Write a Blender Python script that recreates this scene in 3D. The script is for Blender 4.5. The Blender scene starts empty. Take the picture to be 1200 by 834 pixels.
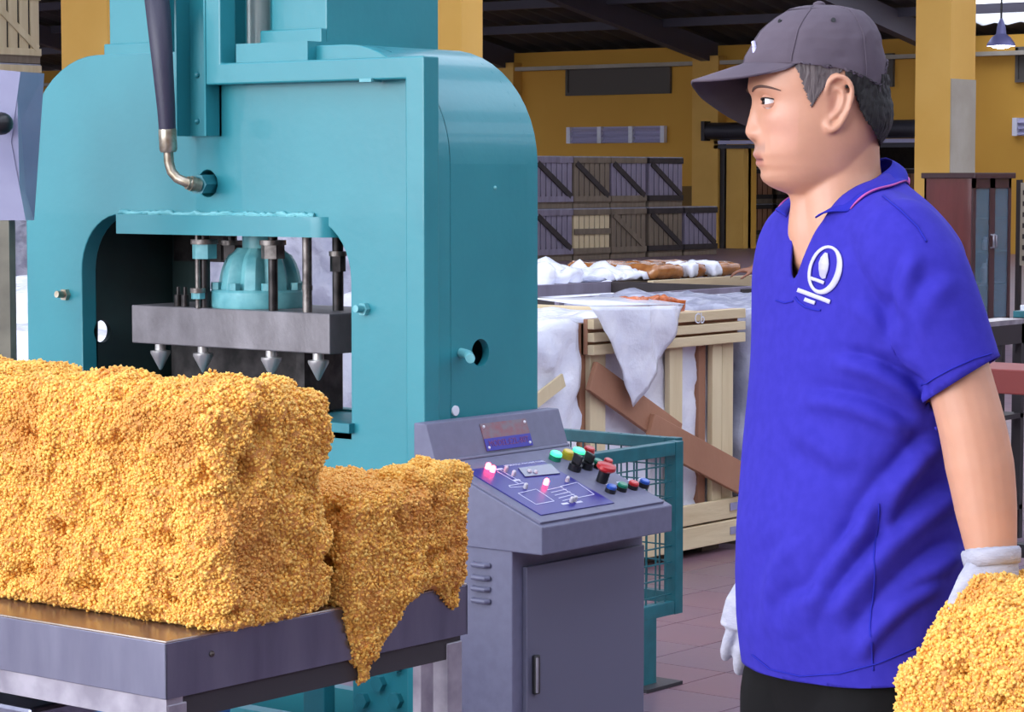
import bpy, bmesh, math, random
import numpy as np
from mathutils import Vector, Matrix, noise

random.seed(7)
rng = np.random.default_rng(7)
C = bpy.context.scene.collection
PI = math.pi

# ------------------------------------------------------------------ camera
F, YH, H = 3000.0, 205.0, 1.5           # focal length in pixels of a 1200x834 frame, horizon row, eye height
YAW = math.atan2(2400, 3000)
PITCH = math.atan2(417 - YH, F)
cam_d = bpy.data.cameras.new('camera')
cam = bpy.data.objects.new('camera', cam_d)
C.objects.link(cam)
cam.location = (0, 0, H)
cam.rotation_euler = (PI / 2 - PITCH, 0, YAW)
cam_d.sensor_width = 36
cam_d.lens = 36 * F / 1200
cam_d.clip_end = 400
bpy.context.scene.camera = cam

# ------------------------------------------------------------------ world, lights, exposure
sc = bpy.context.scene
world = bpy.data.worlds.new('world')
sc.world = world
world.use_nodes = True
wb = world.node_tree.nodes['Background']
wb.inputs[0].default_value = (0.87, 0.9, 1.0, 1)
wb.inputs[1].default_value = 3.5
sc.view_settings.view_transform = 'Standard'
sc.view_settings.look = 'None'
sc.view_settings.exposure = 0.0
sc.view_settings.gamma = 1
sc.view_settings.use_curve_mapping = False


def area(name, loc, target, sx, sy, power, col):
    d = bpy.data.lights.new(name, 'AREA')
    d.shape = 'RECTANGLE'; d.size = sx; d.size_y = sy; d.energy = power; d.color = col
    o = bpy.data.objects.new(name, d)
    C.objects.link(o)
    o.location = loc
    o.rotation_euler = (Vector(target) - Vector(loc)).to_track_quat('-Z', 'Y').to_euler()
    return o


# daylight coming in through the open front of the shed
area('daylight_open_front', (-6.6, -6.5, 3.6), (-3.6, 3.5, 1.2), 11, 5.0, 1350, (0.93, 0.96, 1.0))

# ------------------------------------------------------------------ pixel -> place helpers
fh = Vector((-math.sin(YAW), math.cos(YAW), 0))
rt = Vector((math.cos(YAW), math.sin(YAW), 0))
fw = fh * math.cos(PITCH) - Vector((0, 0, math.sin(PITCH)))
upv = fh * math.sin(PITCH) + Vector((0, 0, math.cos(PITCH)))
EYE = Vector((0, 0, H))


def ray(x, y):
    return fw + rt * ((x - 600) / F) + upv * ((417 - y) / F)


def on(x, y, ax, v):
    d = ray(x, y); i = 'XYZ'.index(ax)
    return EYE + d * ((v - EYE[i]) / d[i])


def dep(x, y, d):                        # point at horizontal distance d in front of the eye
    q = ray(x, y)
    return EYE + q * (d / q.dot(fh))


def proj(p):
    q = Vector(p) - EYE
    d = q.dot(fw)
    return 600 + F * q.dot(rt) / d, 417 - F * q.dot(upv) / d


# ------------------------------------------------------------------ materials
def lin(c):
    return tuple((x / 12.92 if x <= 0.04045 else ((x + 0.055) / 1.055) ** 2.4) for x in c)


def rgb(r, g, b):
    return lin((r / 255, g / 255, b / 255)) + (1,)


def mat(name, col, rough=0.5, metal=0.0, col2=None, nscale=6, nmix=0.5, bump=0.0, bscale=60, emit=None, estr=0, spec=0.5,
        stretch=None, alpha=None, attr=None, coat=0.0, sss=0.0, trans=0.0, bdist=0.01, detail=5):
    m = bpy.data.materials.new(name)
    m.use_nodes = True
    nt = m.node_tree
    b = nt.nodes['Principled BSDF']
    b.inputs['Base Color'].default_value = col
    b.inputs['Roughness'].default_value = rough
    b.inputs['Metallic'].default_value = metal
    b.inputs['Specular IOR Level'].default_value = spec
    b.inputs['Coat Weight'].default_value = coat
    b.inputs['Transmission Weight'].default_value = trans
    if sss:
        b.inputs['Subsurface Weight'].default_value = sss
        b.inputs['Subsurface Radius'].default_value = (0.012, 0.005, 0.003)
        b.inputs['Subsurface Scale'].default_value = 0.5
    if alpha is not None:
        b.inputs['Alpha'].default_value = alpha
    if emit:
        b.inputs['Emission Color'].default_value = emit
        b.inputs['Emission Strength'].default_value = estr
    tc = nt.nodes.new('ShaderNodeTexCoord')
    mp = nt.nodes.new('ShaderNodeMapping')
    nt.links.new(tc.outputs['Object'], mp.inputs[0])
    if stretch:
        mp.inputs['Scale'].default_value = stretch
    src = None
    if attr:
        a = nt.nodes.new('ShaderNodeAttribute'); a.attribute_name = attr
        src = a.outputs['Color']
    if col2:
        n = nt.nodes.new('ShaderNodeTexNoise')
        n.inputs['Scale'].default_value = nscale
        n.inputs['Detail'].default_value = detail
        nt.links.new(mp.outputs[0], n.inputs['Vector'])
        r = nt.nodes.new('ShaderNodeValToRGB')
        r.color_ramp.elements[0].position = 0.5 - 0.5 * nmix * 0.6
        r.color_ramp.elements[1].position = 0.5 + 0.5 * nmix * 0.6
        r.color_ramp.elements[0].color = col
        r.color_ramp.elements[1].color = col2
        nt.links.new(n.outputs['Fac'], r.inputs[0])
        if src is not None:
            mx = nt.nodes.new('ShaderNodeMixRGB'); mx.blend_type = 'MULTIPLY'; mx.inputs[0].default_value = 1
            nt.links.new(src, mx.inputs[1]); nt.links.new(r.outputs[0], mx.inputs[2])
            src = mx.outputs[0]
        else:
            src = r.outputs[0]
    if src is not None:
        nt.links.new(src, b.inputs['Base Color'])
    if bump:
        n2 = nt.nodes.new('ShaderNodeTexNoise')
        n2.inputs['Scale'].default_value = bscale
        n2.inputs['Detail'].default_value = 4
        nt.links.new(mp.outputs[0], n2.inputs['Vector'])
        bp = nt.nodes.new('ShaderNodeBump')
        bp.inputs['Strength'].default_value = bump
        bp.inputs['Distance'].default_value = bdist
        nt.links.new(n2.outputs['Fac'], bp.inputs['Height'])
        nt.links.new(bp.outputs[0], b.inputs['Normal'])
    return m


M = {}
M['teal'] = mat('teal_paint', rgb(38, 126, 137), 0.36, col2=rgb(46, 136, 146), nscale=5, nmix=0.9, bump=0.12, bscale=45, bdist=0.004, coat=0.15)
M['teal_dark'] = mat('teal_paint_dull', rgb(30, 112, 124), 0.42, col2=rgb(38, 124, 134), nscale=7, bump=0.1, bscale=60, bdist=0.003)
M['teal_light'] = mat('teal_cast_paint', rgb(120, 186, 190), 0.4, col2=rgb(90, 160, 168), nscale=22, bump=0.25, bscale=70, bdist=0.004)
M['teal_guard'] = mat('teal_guard_paint', rgb(22, 92, 102), 0.35, col2=rgb(30, 106, 116), nscale=20)
M['steel'] = mat('machined_steel', rgb(140, 136, 140), 0.42, 0.3, col2=rgb(92, 87, 90), nscale=14, nmix=1.0, bump=0.1, bscale=90, stretch=(1, 1, 0.5))
M['steel_cone'] = mat('turned_steel', rgb(186, 184, 182), 0.3, 0.6)
M['dark_steel'] = mat('oily_dark_steel', rgb(62, 58, 58), 0.4, 0.7, col2=rgb(36, 34, 34), nscale=30)
M['nut'] = mat('worn_nut_steel', rgb(132, 126, 122), 0.38, 0.7, col2=rgb(82, 76, 74), nscale=40)
M['inox'] = mat('stainless_sheet', rgb(138, 140, 158), 0.28, 0.9, col2=rgb(100, 100, 122), nscale=16, nmix=1.2, bump=0.06, bscale=20, stretch=(1, 1, .25))
M['inox_top'] = mat('stainless_top', rgb(170, 162, 158), 0.26, 0.85, col2=rgb(150, 138, 128), nscale=5)
M['frame_dark'] = mat('dark_painted_frame', rgb(58, 56, 60), 0.45, 0.2)
M['bracket'] = mat('galvanised_leg', rgb(176, 172, 182), 0.35, 0.6, col2=rgb(140, 136, 148), nscale=16)
M['hose'] = mat('black_hose_rubber', rgb(48, 46, 66), 0.48, bump=0.1, bscale=200)
M['brass'] = mat('plated_fitting', rgb(190, 182, 166), 0.32, 0.8, col2=rgb(144, 132, 112), nscale=40)
M['console'] = mat('grey_console_paint', rgb(98, 98, 122), 0.5, col2=rgb(104, 104, 128), nscale=40, bump=0.15, bscale=300, bdist=0.001)
M['console_door'] = mat('grey_door_paint', rgb(92, 92, 112), 0.5, bump=0.15, bscale=300, bdist=0.001)
M['blue_panel'] = mat('blue_overlay', rgb(34, 30, 122), 0.35)
M['white_print'] = mat('white_print', rgb(200, 200, 225), 0.5)
M['black_plastic'] = mat('black_plastic', rgb(24, 24, 28), 0.35)
M['red_plastic'] = mat('red_plastic', rgb(176, 36, 40), 0.3)
M['green_plastic'] = mat('green_plastic', rgb(20, 120, 92), 0.3)
M['blue_plastic'] = mat('blue_plastic', rgb(34, 78, 168), 0.3)
M['yellow_plastic'] = mat('yellow_plastic', rgb(196, 172, 50), 0.3)
M['lamp_green'] = mat('lit_green_lens', rgb(60, 220, 150), 0.3, emit=rgb(70, 240, 160), estr=1.6)
M['lamp_red'] = mat('lit_red_led', rgb(255, 120, 130), 0.3, emit=rgb(255, 70, 85), estr=14)
M['led_off'] = mat('clear_led', rgb(190, 186, 196), 0.25)
M['screen'] = mat('small_display', rgb(70, 76, 110), 0.15)
M['plate_grey'] = mat('brushed_name_plate', rgb(118, 108, 118), 0.4, 0.3, col2=rgb(134, 84, 92), nscale=60, nmix=0.6)
M['plate_blue'] = mat('blue_name_plate', rgb(46, 42, 150), 0.4)
M['dull_red_print'] = mat('dull_red_print', rgb(110, 54, 110), 0.5)
M['wood_cream'] = mat('pale_timber', rgb(228, 212, 176), 0.7, col2=rgb(204, 182, 142), nscale=9, nmix=1, stretch=(1, 1, 0.15), bump=0.2, bscale=60)
M['wood_cream_h'] = mat('pale_timber_rail', rgb(224, 206, 170), 0.7, col2=rgb(192, 168, 130), nscale=9, nmix=1, stretch=(1, 0.15, 1), bump=0.2, bscale=60)
M['wood_brown'] = mat('brown_timber', rgb(178, 130, 102), 0.65, col2=rgb(148, 100, 76), nscale=9, nmix=1, stretch=(1, 0.3, 0.3), bump=0.2, bscale=60)
M['wood_grey'] = mat('grey_timber', rgb(150, 142, 164), 0.75, col2=rgb(112, 102, 116), nscale=9, nmix=1, stretch=(1, 1, 0.2), bump=0.2, bscale=40)
M['wood_tan'] = mat('tan_timber', rgb(136, 122, 106), 0.75, col2=rgb(104, 90, 78), nscale=9, nmix=1, stretch=(1, 1, 0.2), bump=0.2, bscale=40)
M['wood_dark'] = mat('dark_timber', rgb(62, 54, 56), 0.75, col2=rgb(44, 38, 40), nscale=9, nmix=1)
M['liner'] = mat('lavender_liner', rgb(150, 146, 180), 0.4, bump=0.3, bscale=20)
M['plastic'] = mat('milky_plastic_sheet', rgb(240, 240, 250), 0.22, col2=rgb(226, 228, 244), nscale=8, bump=0.5, bscale=16, bdist=0.02, spec=0.6)
M['plastic_grey'] = mat('grey_plastic_sheet', rgb(168, 168, 186), 0.25, col2=rgb(146, 148, 168), nscale=6, bump=0.5, bscale=14, bdist=0.02, spec=0.6)
M['brown_bale'] = mat('wrapped_brown_rubber', rgb(176, 116, 66), 0.18, col2=rgb(140, 84, 44), nscale=12, bump=0.4, bscale=30, spec=0.8)
M['orange_bale'] = mat('orange_rubber', rgb(218, 118, 54), 0.25, col2=rgb(190, 88, 34), nscale=20, bump=0.5, bscale=60, spec=0.8)
M['wall'] = mat('ochre_wall_paint', rgb(216, 164, 66), 0.8, col2=rgb(206, 152, 58), nscale=0.6, nmix=1.2)
M['wall_dado'] = mat('dull_ochre_dado', rgb(126, 98, 48), 0.8, col2=rgb(116, 88, 42), nscale=0.8)
M['column_paint'] = mat('yellow_column_paint', rgb(224, 176, 88), 0.7, col2=rgb(216, 166, 76), nscale=1.5)
M['column_grey'] = mat('bare_grey_render', rgb(176, 168, 154), 0.85, col2=rgb(164, 154, 138), nscale=3)
M['roof'] = mat('dark_roof_sheet', rgb(66, 62, 62), 0.7, col2=rgb(52, 48, 48), nscale=1.2)
M['rafter'] = mat('rafter_steel', rgb(76, 72, 84), 0.6)
M['louvre'] = mat('pale_louvre', rgb(176, 172, 204), 0.6)
M['vent_dark'] = mat('dark_mesh_vent', rgb(92, 86, 80), 0.8)
M['shutter'] = mat('roller_shutter', rgb(56, 54, 62), 0.5, 0.4)
M['tile'] = mat('floor_tile', rgb(112, 94, 110), 0.3, col2=rgb(132, 102, 112), nscale=3.2, nmix=1.2, bump=0.05, bscale=40)
M['tile2'] = mat('floor_tile_red', rgb(136, 98, 106), 0.32, col2=rgb(114, 92, 106), nscale=4, nmix=1.2)
M['floor'] = mat('worn_floor', rgb(108, 98, 116), 0.4, col2=rgb(124, 106, 116), nscale=1.5, nmix=1.2)
M['grout'] = mat('floor_grout', rgb(60, 50, 58), 0.8)
M['apron'] = mat('yard_concrete', rgb(160, 158, 154), 0.8, col2=rgb(140, 138, 134), nscale=0.7)
M['mahogany'] = mat('mahogany_veneer', rgb(112, 44, 48), 0.25, col2=rgb(92, 32, 38), nscale=3, stretch=(3, 3, 0.4), coat=0.4)
M['mahogany_dark'] = mat('dark_cabinet_frame', rgb(66, 40, 46), 0.35)
M['glass'] = mat('cabinet_glass', rgb(120, 150, 170), 0.05, spec=0.8, alpha=0.35)
M['red_bench'] = mat('red_brown_bench', rgb(138, 58, 54), 0.5)
M['dark_metal'] = mat('dark_metal_stand', rgb(46, 40, 44), 0.5, 0.3)
M['lamp_shade'] = mat('blue_grey_lamp_shade', rgb(120, 120, 170), 0.4, 0.2)
M['bulb'] = mat('lit_bulb', rgb(255, 255, 255), 0.3, emit=(0.9, 0.93, 1, 1), estr=14)
M['olive'] = mat('olive_post_paint', rgb(122, 118, 104), 0.7, col2=rgb(104, 100, 88), nscale=14)
M['blue_bin'] = mat('blue_plastic_bin', rgb(24, 84, 140), 0.4)
M['paper'] = mat('white_paper', rgb(226, 226, 236), 0.7)
M['pale_sheet'] = mat('pale_steel_sheet', rgb(150, 150, 178), 0.35, 0.25, col2=rgb(134, 134, 164), nscale=5)
M['shaded_green'] = mat('shaded_dark_green', rgb(30, 54, 52), 0.6, col2=rgb(22, 42, 42), nscale=8)  # teal darkened in colour for the shade inside the press opening
M['rod_chrome'] = mat('bright_rod', rgb(196, 206, 200), 0.3, 0.3)
M['sky_sheet'] = None


# ------------------------------------------------------------------ mesh builder
class MB:
    def __init__(s):
        s.v = []; s.f = []

    def add(s, verts, faces):
        o = len(s.v)
        s.v += [Vector(p) for p in verts]
        s.f += [tuple(i + o for i in f) for f in faces]
        return s

    def box(s, lo, hi):
        x0, y0, z0 = lo; x1, y1, z1 = hi
        return s.add([(x0, y0, z0), (x1, y0, z0), (x1, y1, z0), (x0, y1, z0), (x0, y0, z1), (x1, y0, z1), (x1, y1, z1), (x0, y1, z1)],
                     [(0, 3, 2, 1), (4, 5, 6, 7), (0, 1, 5, 4), (1, 2, 6, 5), (2, 3, 7, 6), (3, 0, 4, 7)])

    def cbox(s, c, d):
        return s.box([c[i] - d[i] / 2 for i in range(3)], [c[i] + d[i] / 2 for i in range(3)])

    def bar(s, a, b, w, h, up=(0, 0, 1)):          # rectangular bar from a to b
        a = Vector(a); b = Vector(b); d = (b - a).normalized(); u = Vector(up)
        sx = d.cross(u)
        if sx.length < 1e-4:
            sx = d.cross(Vector((1, 0, 0)))
        sx.normalize(); u = sx.cross(d).normalized()
        p = []
        for q in (a, b):
            for i, j in ((-1, -1), (1, -1), (1, 1), (-1, 1)):
                p.append(q + sx * (i * w / 2) + u * (j * h / 2))
        return s.add(p, [(3, 2, 1, 0), (4, 5, 6, 7), (0, 1, 5, 4), (1, 2, 6, 5), (2, 3, 7, 6), (3, 0, 4, 7)])

    def tube(s, pts, rad, n=12, cap=True, sec=None):
        pts = [Vector(p) for p in pts]
        if not hasattr(rad, '__len__'):
            rad = [rad] * len(pts)
        t0 = (pts[1] - pts[0]).normalized()
        ref = Vector((0, 0, 1)) if abs(t0.z) < 0.9 else Vector((1, 0, 0))
        nx = t0.cross(ref).normalized()
        rings = []
        for i, p in enumerate(pts):
            t = (pts[min(i + 1, len(pts) - 1)] - pts[max(i - 1, 0)]).normalized()
            nx = (nx - t * nx.dot(t)).normalized()
            ny = t.cross(nx)
            r = rad[i]
            rx, ry = (r, r) if not hasattr(r, '__len__') else r
            rings.append([p + nx * (rx * math.cos(2 * PI * k / n)) + ny * (ry * math.sin(2 * PI * k / n)) for k in range(n)])
        o = len(s.v)
        for r in rings:
            s.v += r
        for i in range(len(rings) - 1):
            for k in range(n):
                a = o + i * n + k; b = o + i * n + (k + 1) % n
                s.f.append((a, b, b + n, a + n))
        if cap:
            s.f.append(tuple(o + k for k in range(n))[::-1])
            s.f.append(tuple(o + (len(rings) - 1) * n + k for k in range(n)))
        return s

    def cyl(s, a, b, r, n=16, r2=None):
        return s.tube([a, b], [r, r if r2 is None else r2], n)

    def lathe(s, prof, n=24, o=(0, 0, 0), axis='Z'):
        pts = []
        for (r, z) in prof:
            for k in range(n):
                a = 2 * PI * k / n
                q = (r * math.cos(a), r * math.sin(a), z)
                if axis == 'X': q = (q[2], q[0], q[1])
                if axis == 'Y': q = (q[0], q[2], q[1])
                pts.append((q[0] + o[0], q[1] + o[1], q[2] + o[2]))
        fs = []
        for i in range(len(prof) - 1):
            for k in range(n):
                a = i * n + k; b = i * n + (k + 1) % n
                fs.append((a, b, b + n, a + n))
        fs.append(tuple(range(n))[::-1])
        fs.append(tuple((len(prof) - 1) * n + k for k in range(n)))
        return s.add(pts, fs)

    def ball(s, c, r, n=14, m=8):
        rx, ry, rz = (r, r, r) if not hasattr(r, '__len__') else r
        pr = []
        pts = []; fs = []
        for i in range(m + 1):
            t = PI * i / m
            for k in range(n):
                a = 2 * PI * k / n
                pts.append((c[0] + rx * math.sin(t) * math.cos(a), c[1] + ry * math.sin(t) * math.sin(a), c[2] - rz * math.cos(t)))
        for i in range(m):
            for k in range(n):
                a = i * n + k; b = i * n + (k + 1) % n
                fs.append((a, b, b + n, a + n))
        return s.add(pts, fs)

    def prism(s, poly, axis, a, b):                 # 2-D polygon extruded along an axis from a to b
        def mk(p, t):
            u, v = p
            return {'X': (t, u, v), 'Y': (u, t, v), 'Z': (u, v, t)}[axis]
        n = len(poly)
        return s.add([mk(p, a) for p in poly] + [mk(p, b) for p in poly],
                     [tuple(range(n))[::-1], tuple(range(n, 2 * n))] + [(i, (i + 1) % n, n + (i + 1) % n, n + i) for i in range(n)])

    def xform(s, mtx):
        s.v = [mtx @ p for p in s.v]
        return s

    def mesh(s, name, smooth=True, ang=35, weld=True):
        me = bpy.data.meshes.new(name)
        bm = bmesh.new()
        vs = [bm.verts.new(p) for p in s.v]
        for f in s.f:
            try:
                bm.faces.new([vs[i] for i in f])
            except ValueError:
                pass
        if weld:
            bmesh.ops.remove_doubles(bm, verts=bm.verts, dist=1e-6)
            bmesh.ops.dissolve_degenerate(bm, dist=1e-7, edges=bm.edges)
        bmesh.ops.recalc_face_normals(bm, faces=bm.faces)
        bm.to_mesh(me); bm.free()
        if smooth:
            me.shade_smooth()
            me.set_sharp_from_angle(angle=math.radians(ang))
        return me

    def build(s, name, material, parent=None, **k):
        bev = k.pop('bevel', 0)
        o = put(name, s.mesh(name, **k), material, parent)
        if bev:
            bevel(o, bev)
        return o


WM = {}                                              # world matrix of every thing's root


def put(name, me, material, parent=None, local=False):
    o = bpy.data.objects.new(name, me)
    C.objects.link(o)
    if material is not None:
        me.materials.clear()
        me.materials.append(M[material] if isinstance(material, str) else material)
    if parent is not None:
        o.parent = parent
        if not local and parent.name in WM:
            o.matrix_parent_inverse = WM[parent.name].inverted()
    return o


def bevel(o, w, seg=2):
    m = o.modifiers.new('bevel', 'BEVEL')
    m.width = w; m.segments = seg; m.limit_method = 'ANGLE'; m.angle_limit = math.radians(40)
    return o


def tag(o, label, cat, group=None):
    o['label'] = label; o['category'] = cat
    if group: o['group'] = group
    return o


def thing(name, label, cat, loc=(0, 0, 0), rz=0, group=None):
    o = bpy.data.objects.new(name, None)
    C.objects.link(o)
    o.empty_display_size = 0.1
    o.location = loc; o.rotation_euler = (0, 0, rz)
    WM[o.name] = Matrix.Translation(Vector(loc)) @ Matrix.Rotation(rz, 4, 'Z')
    return tag(o, label, cat, group)


def structure(o):
    o['kind'] = 'structure'
    return o


def stuff(o):
    o['kind'] = 'stuff'
    return o


def copy_tree(o, parent=None):
    c = o.copy(); C.objects.link(c); c.parent = parent
    for ch in [x for x in bpy.data.objects if x.parent == o]:
        copy_tree(ch, c)
    return c


def outline_plate(outlines, axis, a, b, name='plate'):
    """flat plate with holes: 2-D outlines (first is the outside) filled and given thickness from a to b along axis"""
    cu = bpy.data.curves.new(name, 'CURVE'); cu.dimensions = '2D'; cu.fill_mode = 'BOTH'
    for pts in outlines:
        sp = cu.splines.new('POLY'); sp.points.add(len(pts) - 1); sp.use_cyclic_u = True
        for p, q in zip(sp.points, pts):
            p.co = (q[0], q[1], 0, 1)
    cu.extrude = abs(b - a) / 2
    ob = bpy.data.objects.new(name, cu)
    C.objects.link(ob)
    dg = bpy.context.evaluated_depsgraph_get()
    me = bpy.data.meshes.new_from_object(ob.evaluated_get(dg))
    bpy.data.objects.remove(ob); bpy.data.curves.remove(cu)
    mid = (a + b) / 2
    for v in me.vertices:
        u, w, t = v.co
        v.co = {'X': (mid + t, u, w), 'Y': (u, mid + t, w), 'Z': (u, w, mid + t)}[axis]
    bm = bmesh.new(); bm.from_mesh(me)
    bmesh.ops.remove_doubles(bm, verts=bm.verts, dist=1e-6)
    bmesh.ops.recalc_face_normals(bm, faces=bm.faces)
    bm.to_mesh(me); bm.free()
    me.shade_smooth(); me.set_sharp_from_angle(angle=math.radians(30))
    return me


def circ(cx, cy, r, n=24):
    return [(cx + r * math.cos(2 * PI * k / n), cy + r * math.sin(2 * PI * k / n)) for k in range(n)]


def rrect(x0, y0, x1, y1, r, n=8, corners=(1, 1, 1, 1)):   # rounded rectangle, corners bl br tr tl
    out = []
    for i, (cx, cy, a0) in enumerate(((x0 + r, y0 + r, PI), (x1 - r, y0 + r, 1.5 * PI), (x1 - r, y1 - r, 0), (x0 + r, y1 - r, 0.5 * PI))):
        if corners[i]:
            out += [(cx + r * math.cos(a0 + 0.5 * PI * k / n), cy + r * math.sin(a0 + 0.5 * PI * k / n)) for k in range(n + 1)]
        else:
            out.append(((x0, y0), (x1, y0), (x1, y1), (x0, y1))[i])
    return out


def hexbolt(mb, c, d, r, h):                        # hexagonal head at c pointing along d
    c = Vector(c); d = Vector(d).normalized()
    mb.tube([c, c + d * h], [r, r], 6)
    return mb


def text_part(name, s, size, mtx, material, parent, ext=0.0004, align='CENTER'):
    cu = bpy.data.curves.new(name, 'FONT'); cu.body = s; cu.size = size; cu.extrude = ext
    cu.align_x = align; cu.align_y = 'CENTER'; cu.resolution_u = 2
    ob = bpy.data.objects.new(name, cu); C.objects.link(ob)
    dg = bpy.context.evaluated_depsgraph_get()
    me = bpy.data.meshes.new_from_object(ob.evaluated_get(dg))
    bpy.data.objects.remove(ob); bpy.data.curves.remove(cu)
    me.transform(mtx)
    return put(name, me, material, parent)


def frame_mtx(o, x, y):                              # matrix whose local x, y lie along given directions
    x = Vector(x).normalized(); y = Vector(y).normalized(); z = x.cross(y).normalized()
    m = Matrix((x, y, z)).transposed().to_4x4()
    m.translation = Vector(o)
    return m


def boxgrid(lo, hi, res):
    """welded grid over the faces of a box: numpy vertices, quads"""
    lo = np.array(lo, float); hi = np.array(hi, float)
    n = np.maximum(1, np.round((hi - lo) / res).astype(int))
    V = []; Q = []; base = 0
    for ax in range(3):
        u, w = [(1, 2), (2, 0), (0, 1)][ax]
        for side in (0, 1):
            a, b = np.meshgrid(np.arange(n[u] + 1), np.arange(n[w] + 1), indexing='ij')
            idx = np.zeros((a.size, 3), int)
            idx[:, u] = a.ravel(); idx[:, w] = b.ravel(); idx[:, ax] = side * n[ax]
            V.append(idx)
            nb = n[w] + 1
            i, j = np.meshgrid(np.arange(n[u]), np.arange(n[w]), indexing='ij')
            p = (i * nb + j).ravel() + base
            q = np.stack([p, p + nb, p + nb + 1, p + 1], 1)
            Q.append(q if side else q[:, ::-1])
            base += a.size
    V = np.concatenate(V); Q = np.concatenate(Q)
    uq, inv = np.unique(V, axis=0, return_inverse=True)
    Q = inv.reshape(-1)[Q]
    return lo + uq / n * (hi - lo), Q


def np_mesh(name, V, Fc, smooth=True):
    me = bpy.data.meshes.new(name)
    V = np.asarray(V, np.float32); Fc = np.asarray(Fc, np.int32)
    k = Fc.shape[1]
    me.vertices.add(len(V)); me.vertices.foreach_set('co', V.ravel())
    me.loops.add(Fc.size); me.loops.foreach_set('vertex_index', Fc.ravel())
    me.polygons.add(len(Fc)); me.polygons.foreach_set('loop_start', np.arange(0, Fc.size, k, dtype=np.int32))
    me.update(calc_edges=True)
    me.validate()
    if smooth: me.shade_smooth()
    return me


def vnormals(V, Q):
    a = V[Q[:, 0]]; b = V[Q[:, 1]]; c = V[Q[:, 2]]
    fn = np.cross(b - a, c - a)
    N = np.zeros_like(V)
    for i in range(Q.shape[1]):
        np.add.at(N, Q[:, i], fn)
    return N / np.maximum(np.linalg.norm(N, axis=1, keepdims=True), 1e-9)


def crinkle_box(lo, hi, res, amp, fr, seed=0, round_=0.03):
    """a box of crumpled plastic film"""
    V, Q = boxgrid(lo, hi, res)
    c = (np.array(lo) + np.array(hi)) / 2; hs = (np.array(hi) - np.array(lo)) / 2
    inner = np.clip(V - c, -(hs - round_), hs - round_)
    d = (V - c) - inner
    ln = np.linalg.norm(d, axis=1, keepdims=True)
    V = c + inner + d / np.maximum(ln, 1e-6) * round_
    N = vnormals(V, Q)
    s = Vector((seed * 3.1, seed * 7.7, 1.3))
    dd = np.array([amp * (abs(noise.noise(Vector(p) * fr + s)) * 2 - 0.5 + 0.5 * abs(noise.noise(Vector(p) * fr * 2.7 + s))) for p in V])
    return V + N * dd[:, None], Q

# ================================================================== THE SHED
YW = 44.0                                            # the far wall
TS = 0.305                                           # floor tile module

fm = bpy.data.materials.new('tiled_floor')           # floor too far off to build tile by tile
fm.use_nodes = True
nt = fm.node_tree; pb = nt.nodes['Principled BSDF']
tc = nt.nodes.new('ShaderNodeTexCoord'); mp = nt.nodes.new('ShaderNodeMapping'); br = nt.nodes.new('ShaderNodeTexBrick')
mp.inputs['Location'].default_value = (4.265 + 20 * TS, -6.06 + 40 * TS, 0)
br.offset = 0; br.inputs['Scale'].default_value = 1; br.inputs['Brick Width'].default_value = TS; br.inputs['Row Height'].default_value = TS
br.inputs['Mortar Size'].default_value = 0.004
br.inputs['Color1'].default_value = rgb(118, 100, 114); br.inputs['Color2'].default_value = rgb(132, 104, 114); br.inputs['Mortar'].default_value = rgb(66, 56, 64)
nt.links.new(tc.outputs['Object'], mp.inputs[0]); nt.links.new(mp.outputs[0], br.inputs[0]); nt.links.new(br.outputs[0], pb.inputs['Base Color'])
pb.inputs['Roughness'].default_value = 0.42

floor = structure(MB().add([(-75, -9, 0), (16, -9, 0), (16, 62, 0), (-75, 62, 0)], [(0, 1, 2, 3)]).build('floor', fm, smooth=False))
yard = structure(MB().add([(-90, -60, -0.02), (40, -60, -0.02), (40, -9, -0.02), (-90, -9, -0.02)], [(0, 1, 2, 3)]).build('floor', 'apron', smooth=False))
g = 0.002
tile_me = MB().add([(g, g, 0), (TS - g, g, 0), (TS - g, TS - g, 0), (g, TS - g, 0),
                    (g + .001, g + .001, .004), (TS - g - .001, g + .001, .004), (TS - g - .001, TS - g - .001, .004), (g + .001, TS - g - .001, .004)],
                   [(4, 5, 6, 7), (0, 1, 5, 4), (1, 2, 6, 5), (2, 3, 7, 6), (3, 0, 4, 7)]).mesh('tile', smooth=False)
tile_me2 = tile_me.copy()
for i in range(-14, 6):
    for j in range(-10, 16):
        x, y = -4.265 + i * TS, 6.06 + j * TS
        px, py = proj((x + TS / 2, y + TS / 2, 0))
        if 540 < px < 1080 and 640 < py < 960 and y < 8.9:
            t = put('tile', tile_me2 if random.random() < 0.3 else tile_me, None, floor)
            t.location = (x, y, 0)
tile_me.materials.append(M['tile']); tile_me2.materials.append(M['tile2'])

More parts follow.
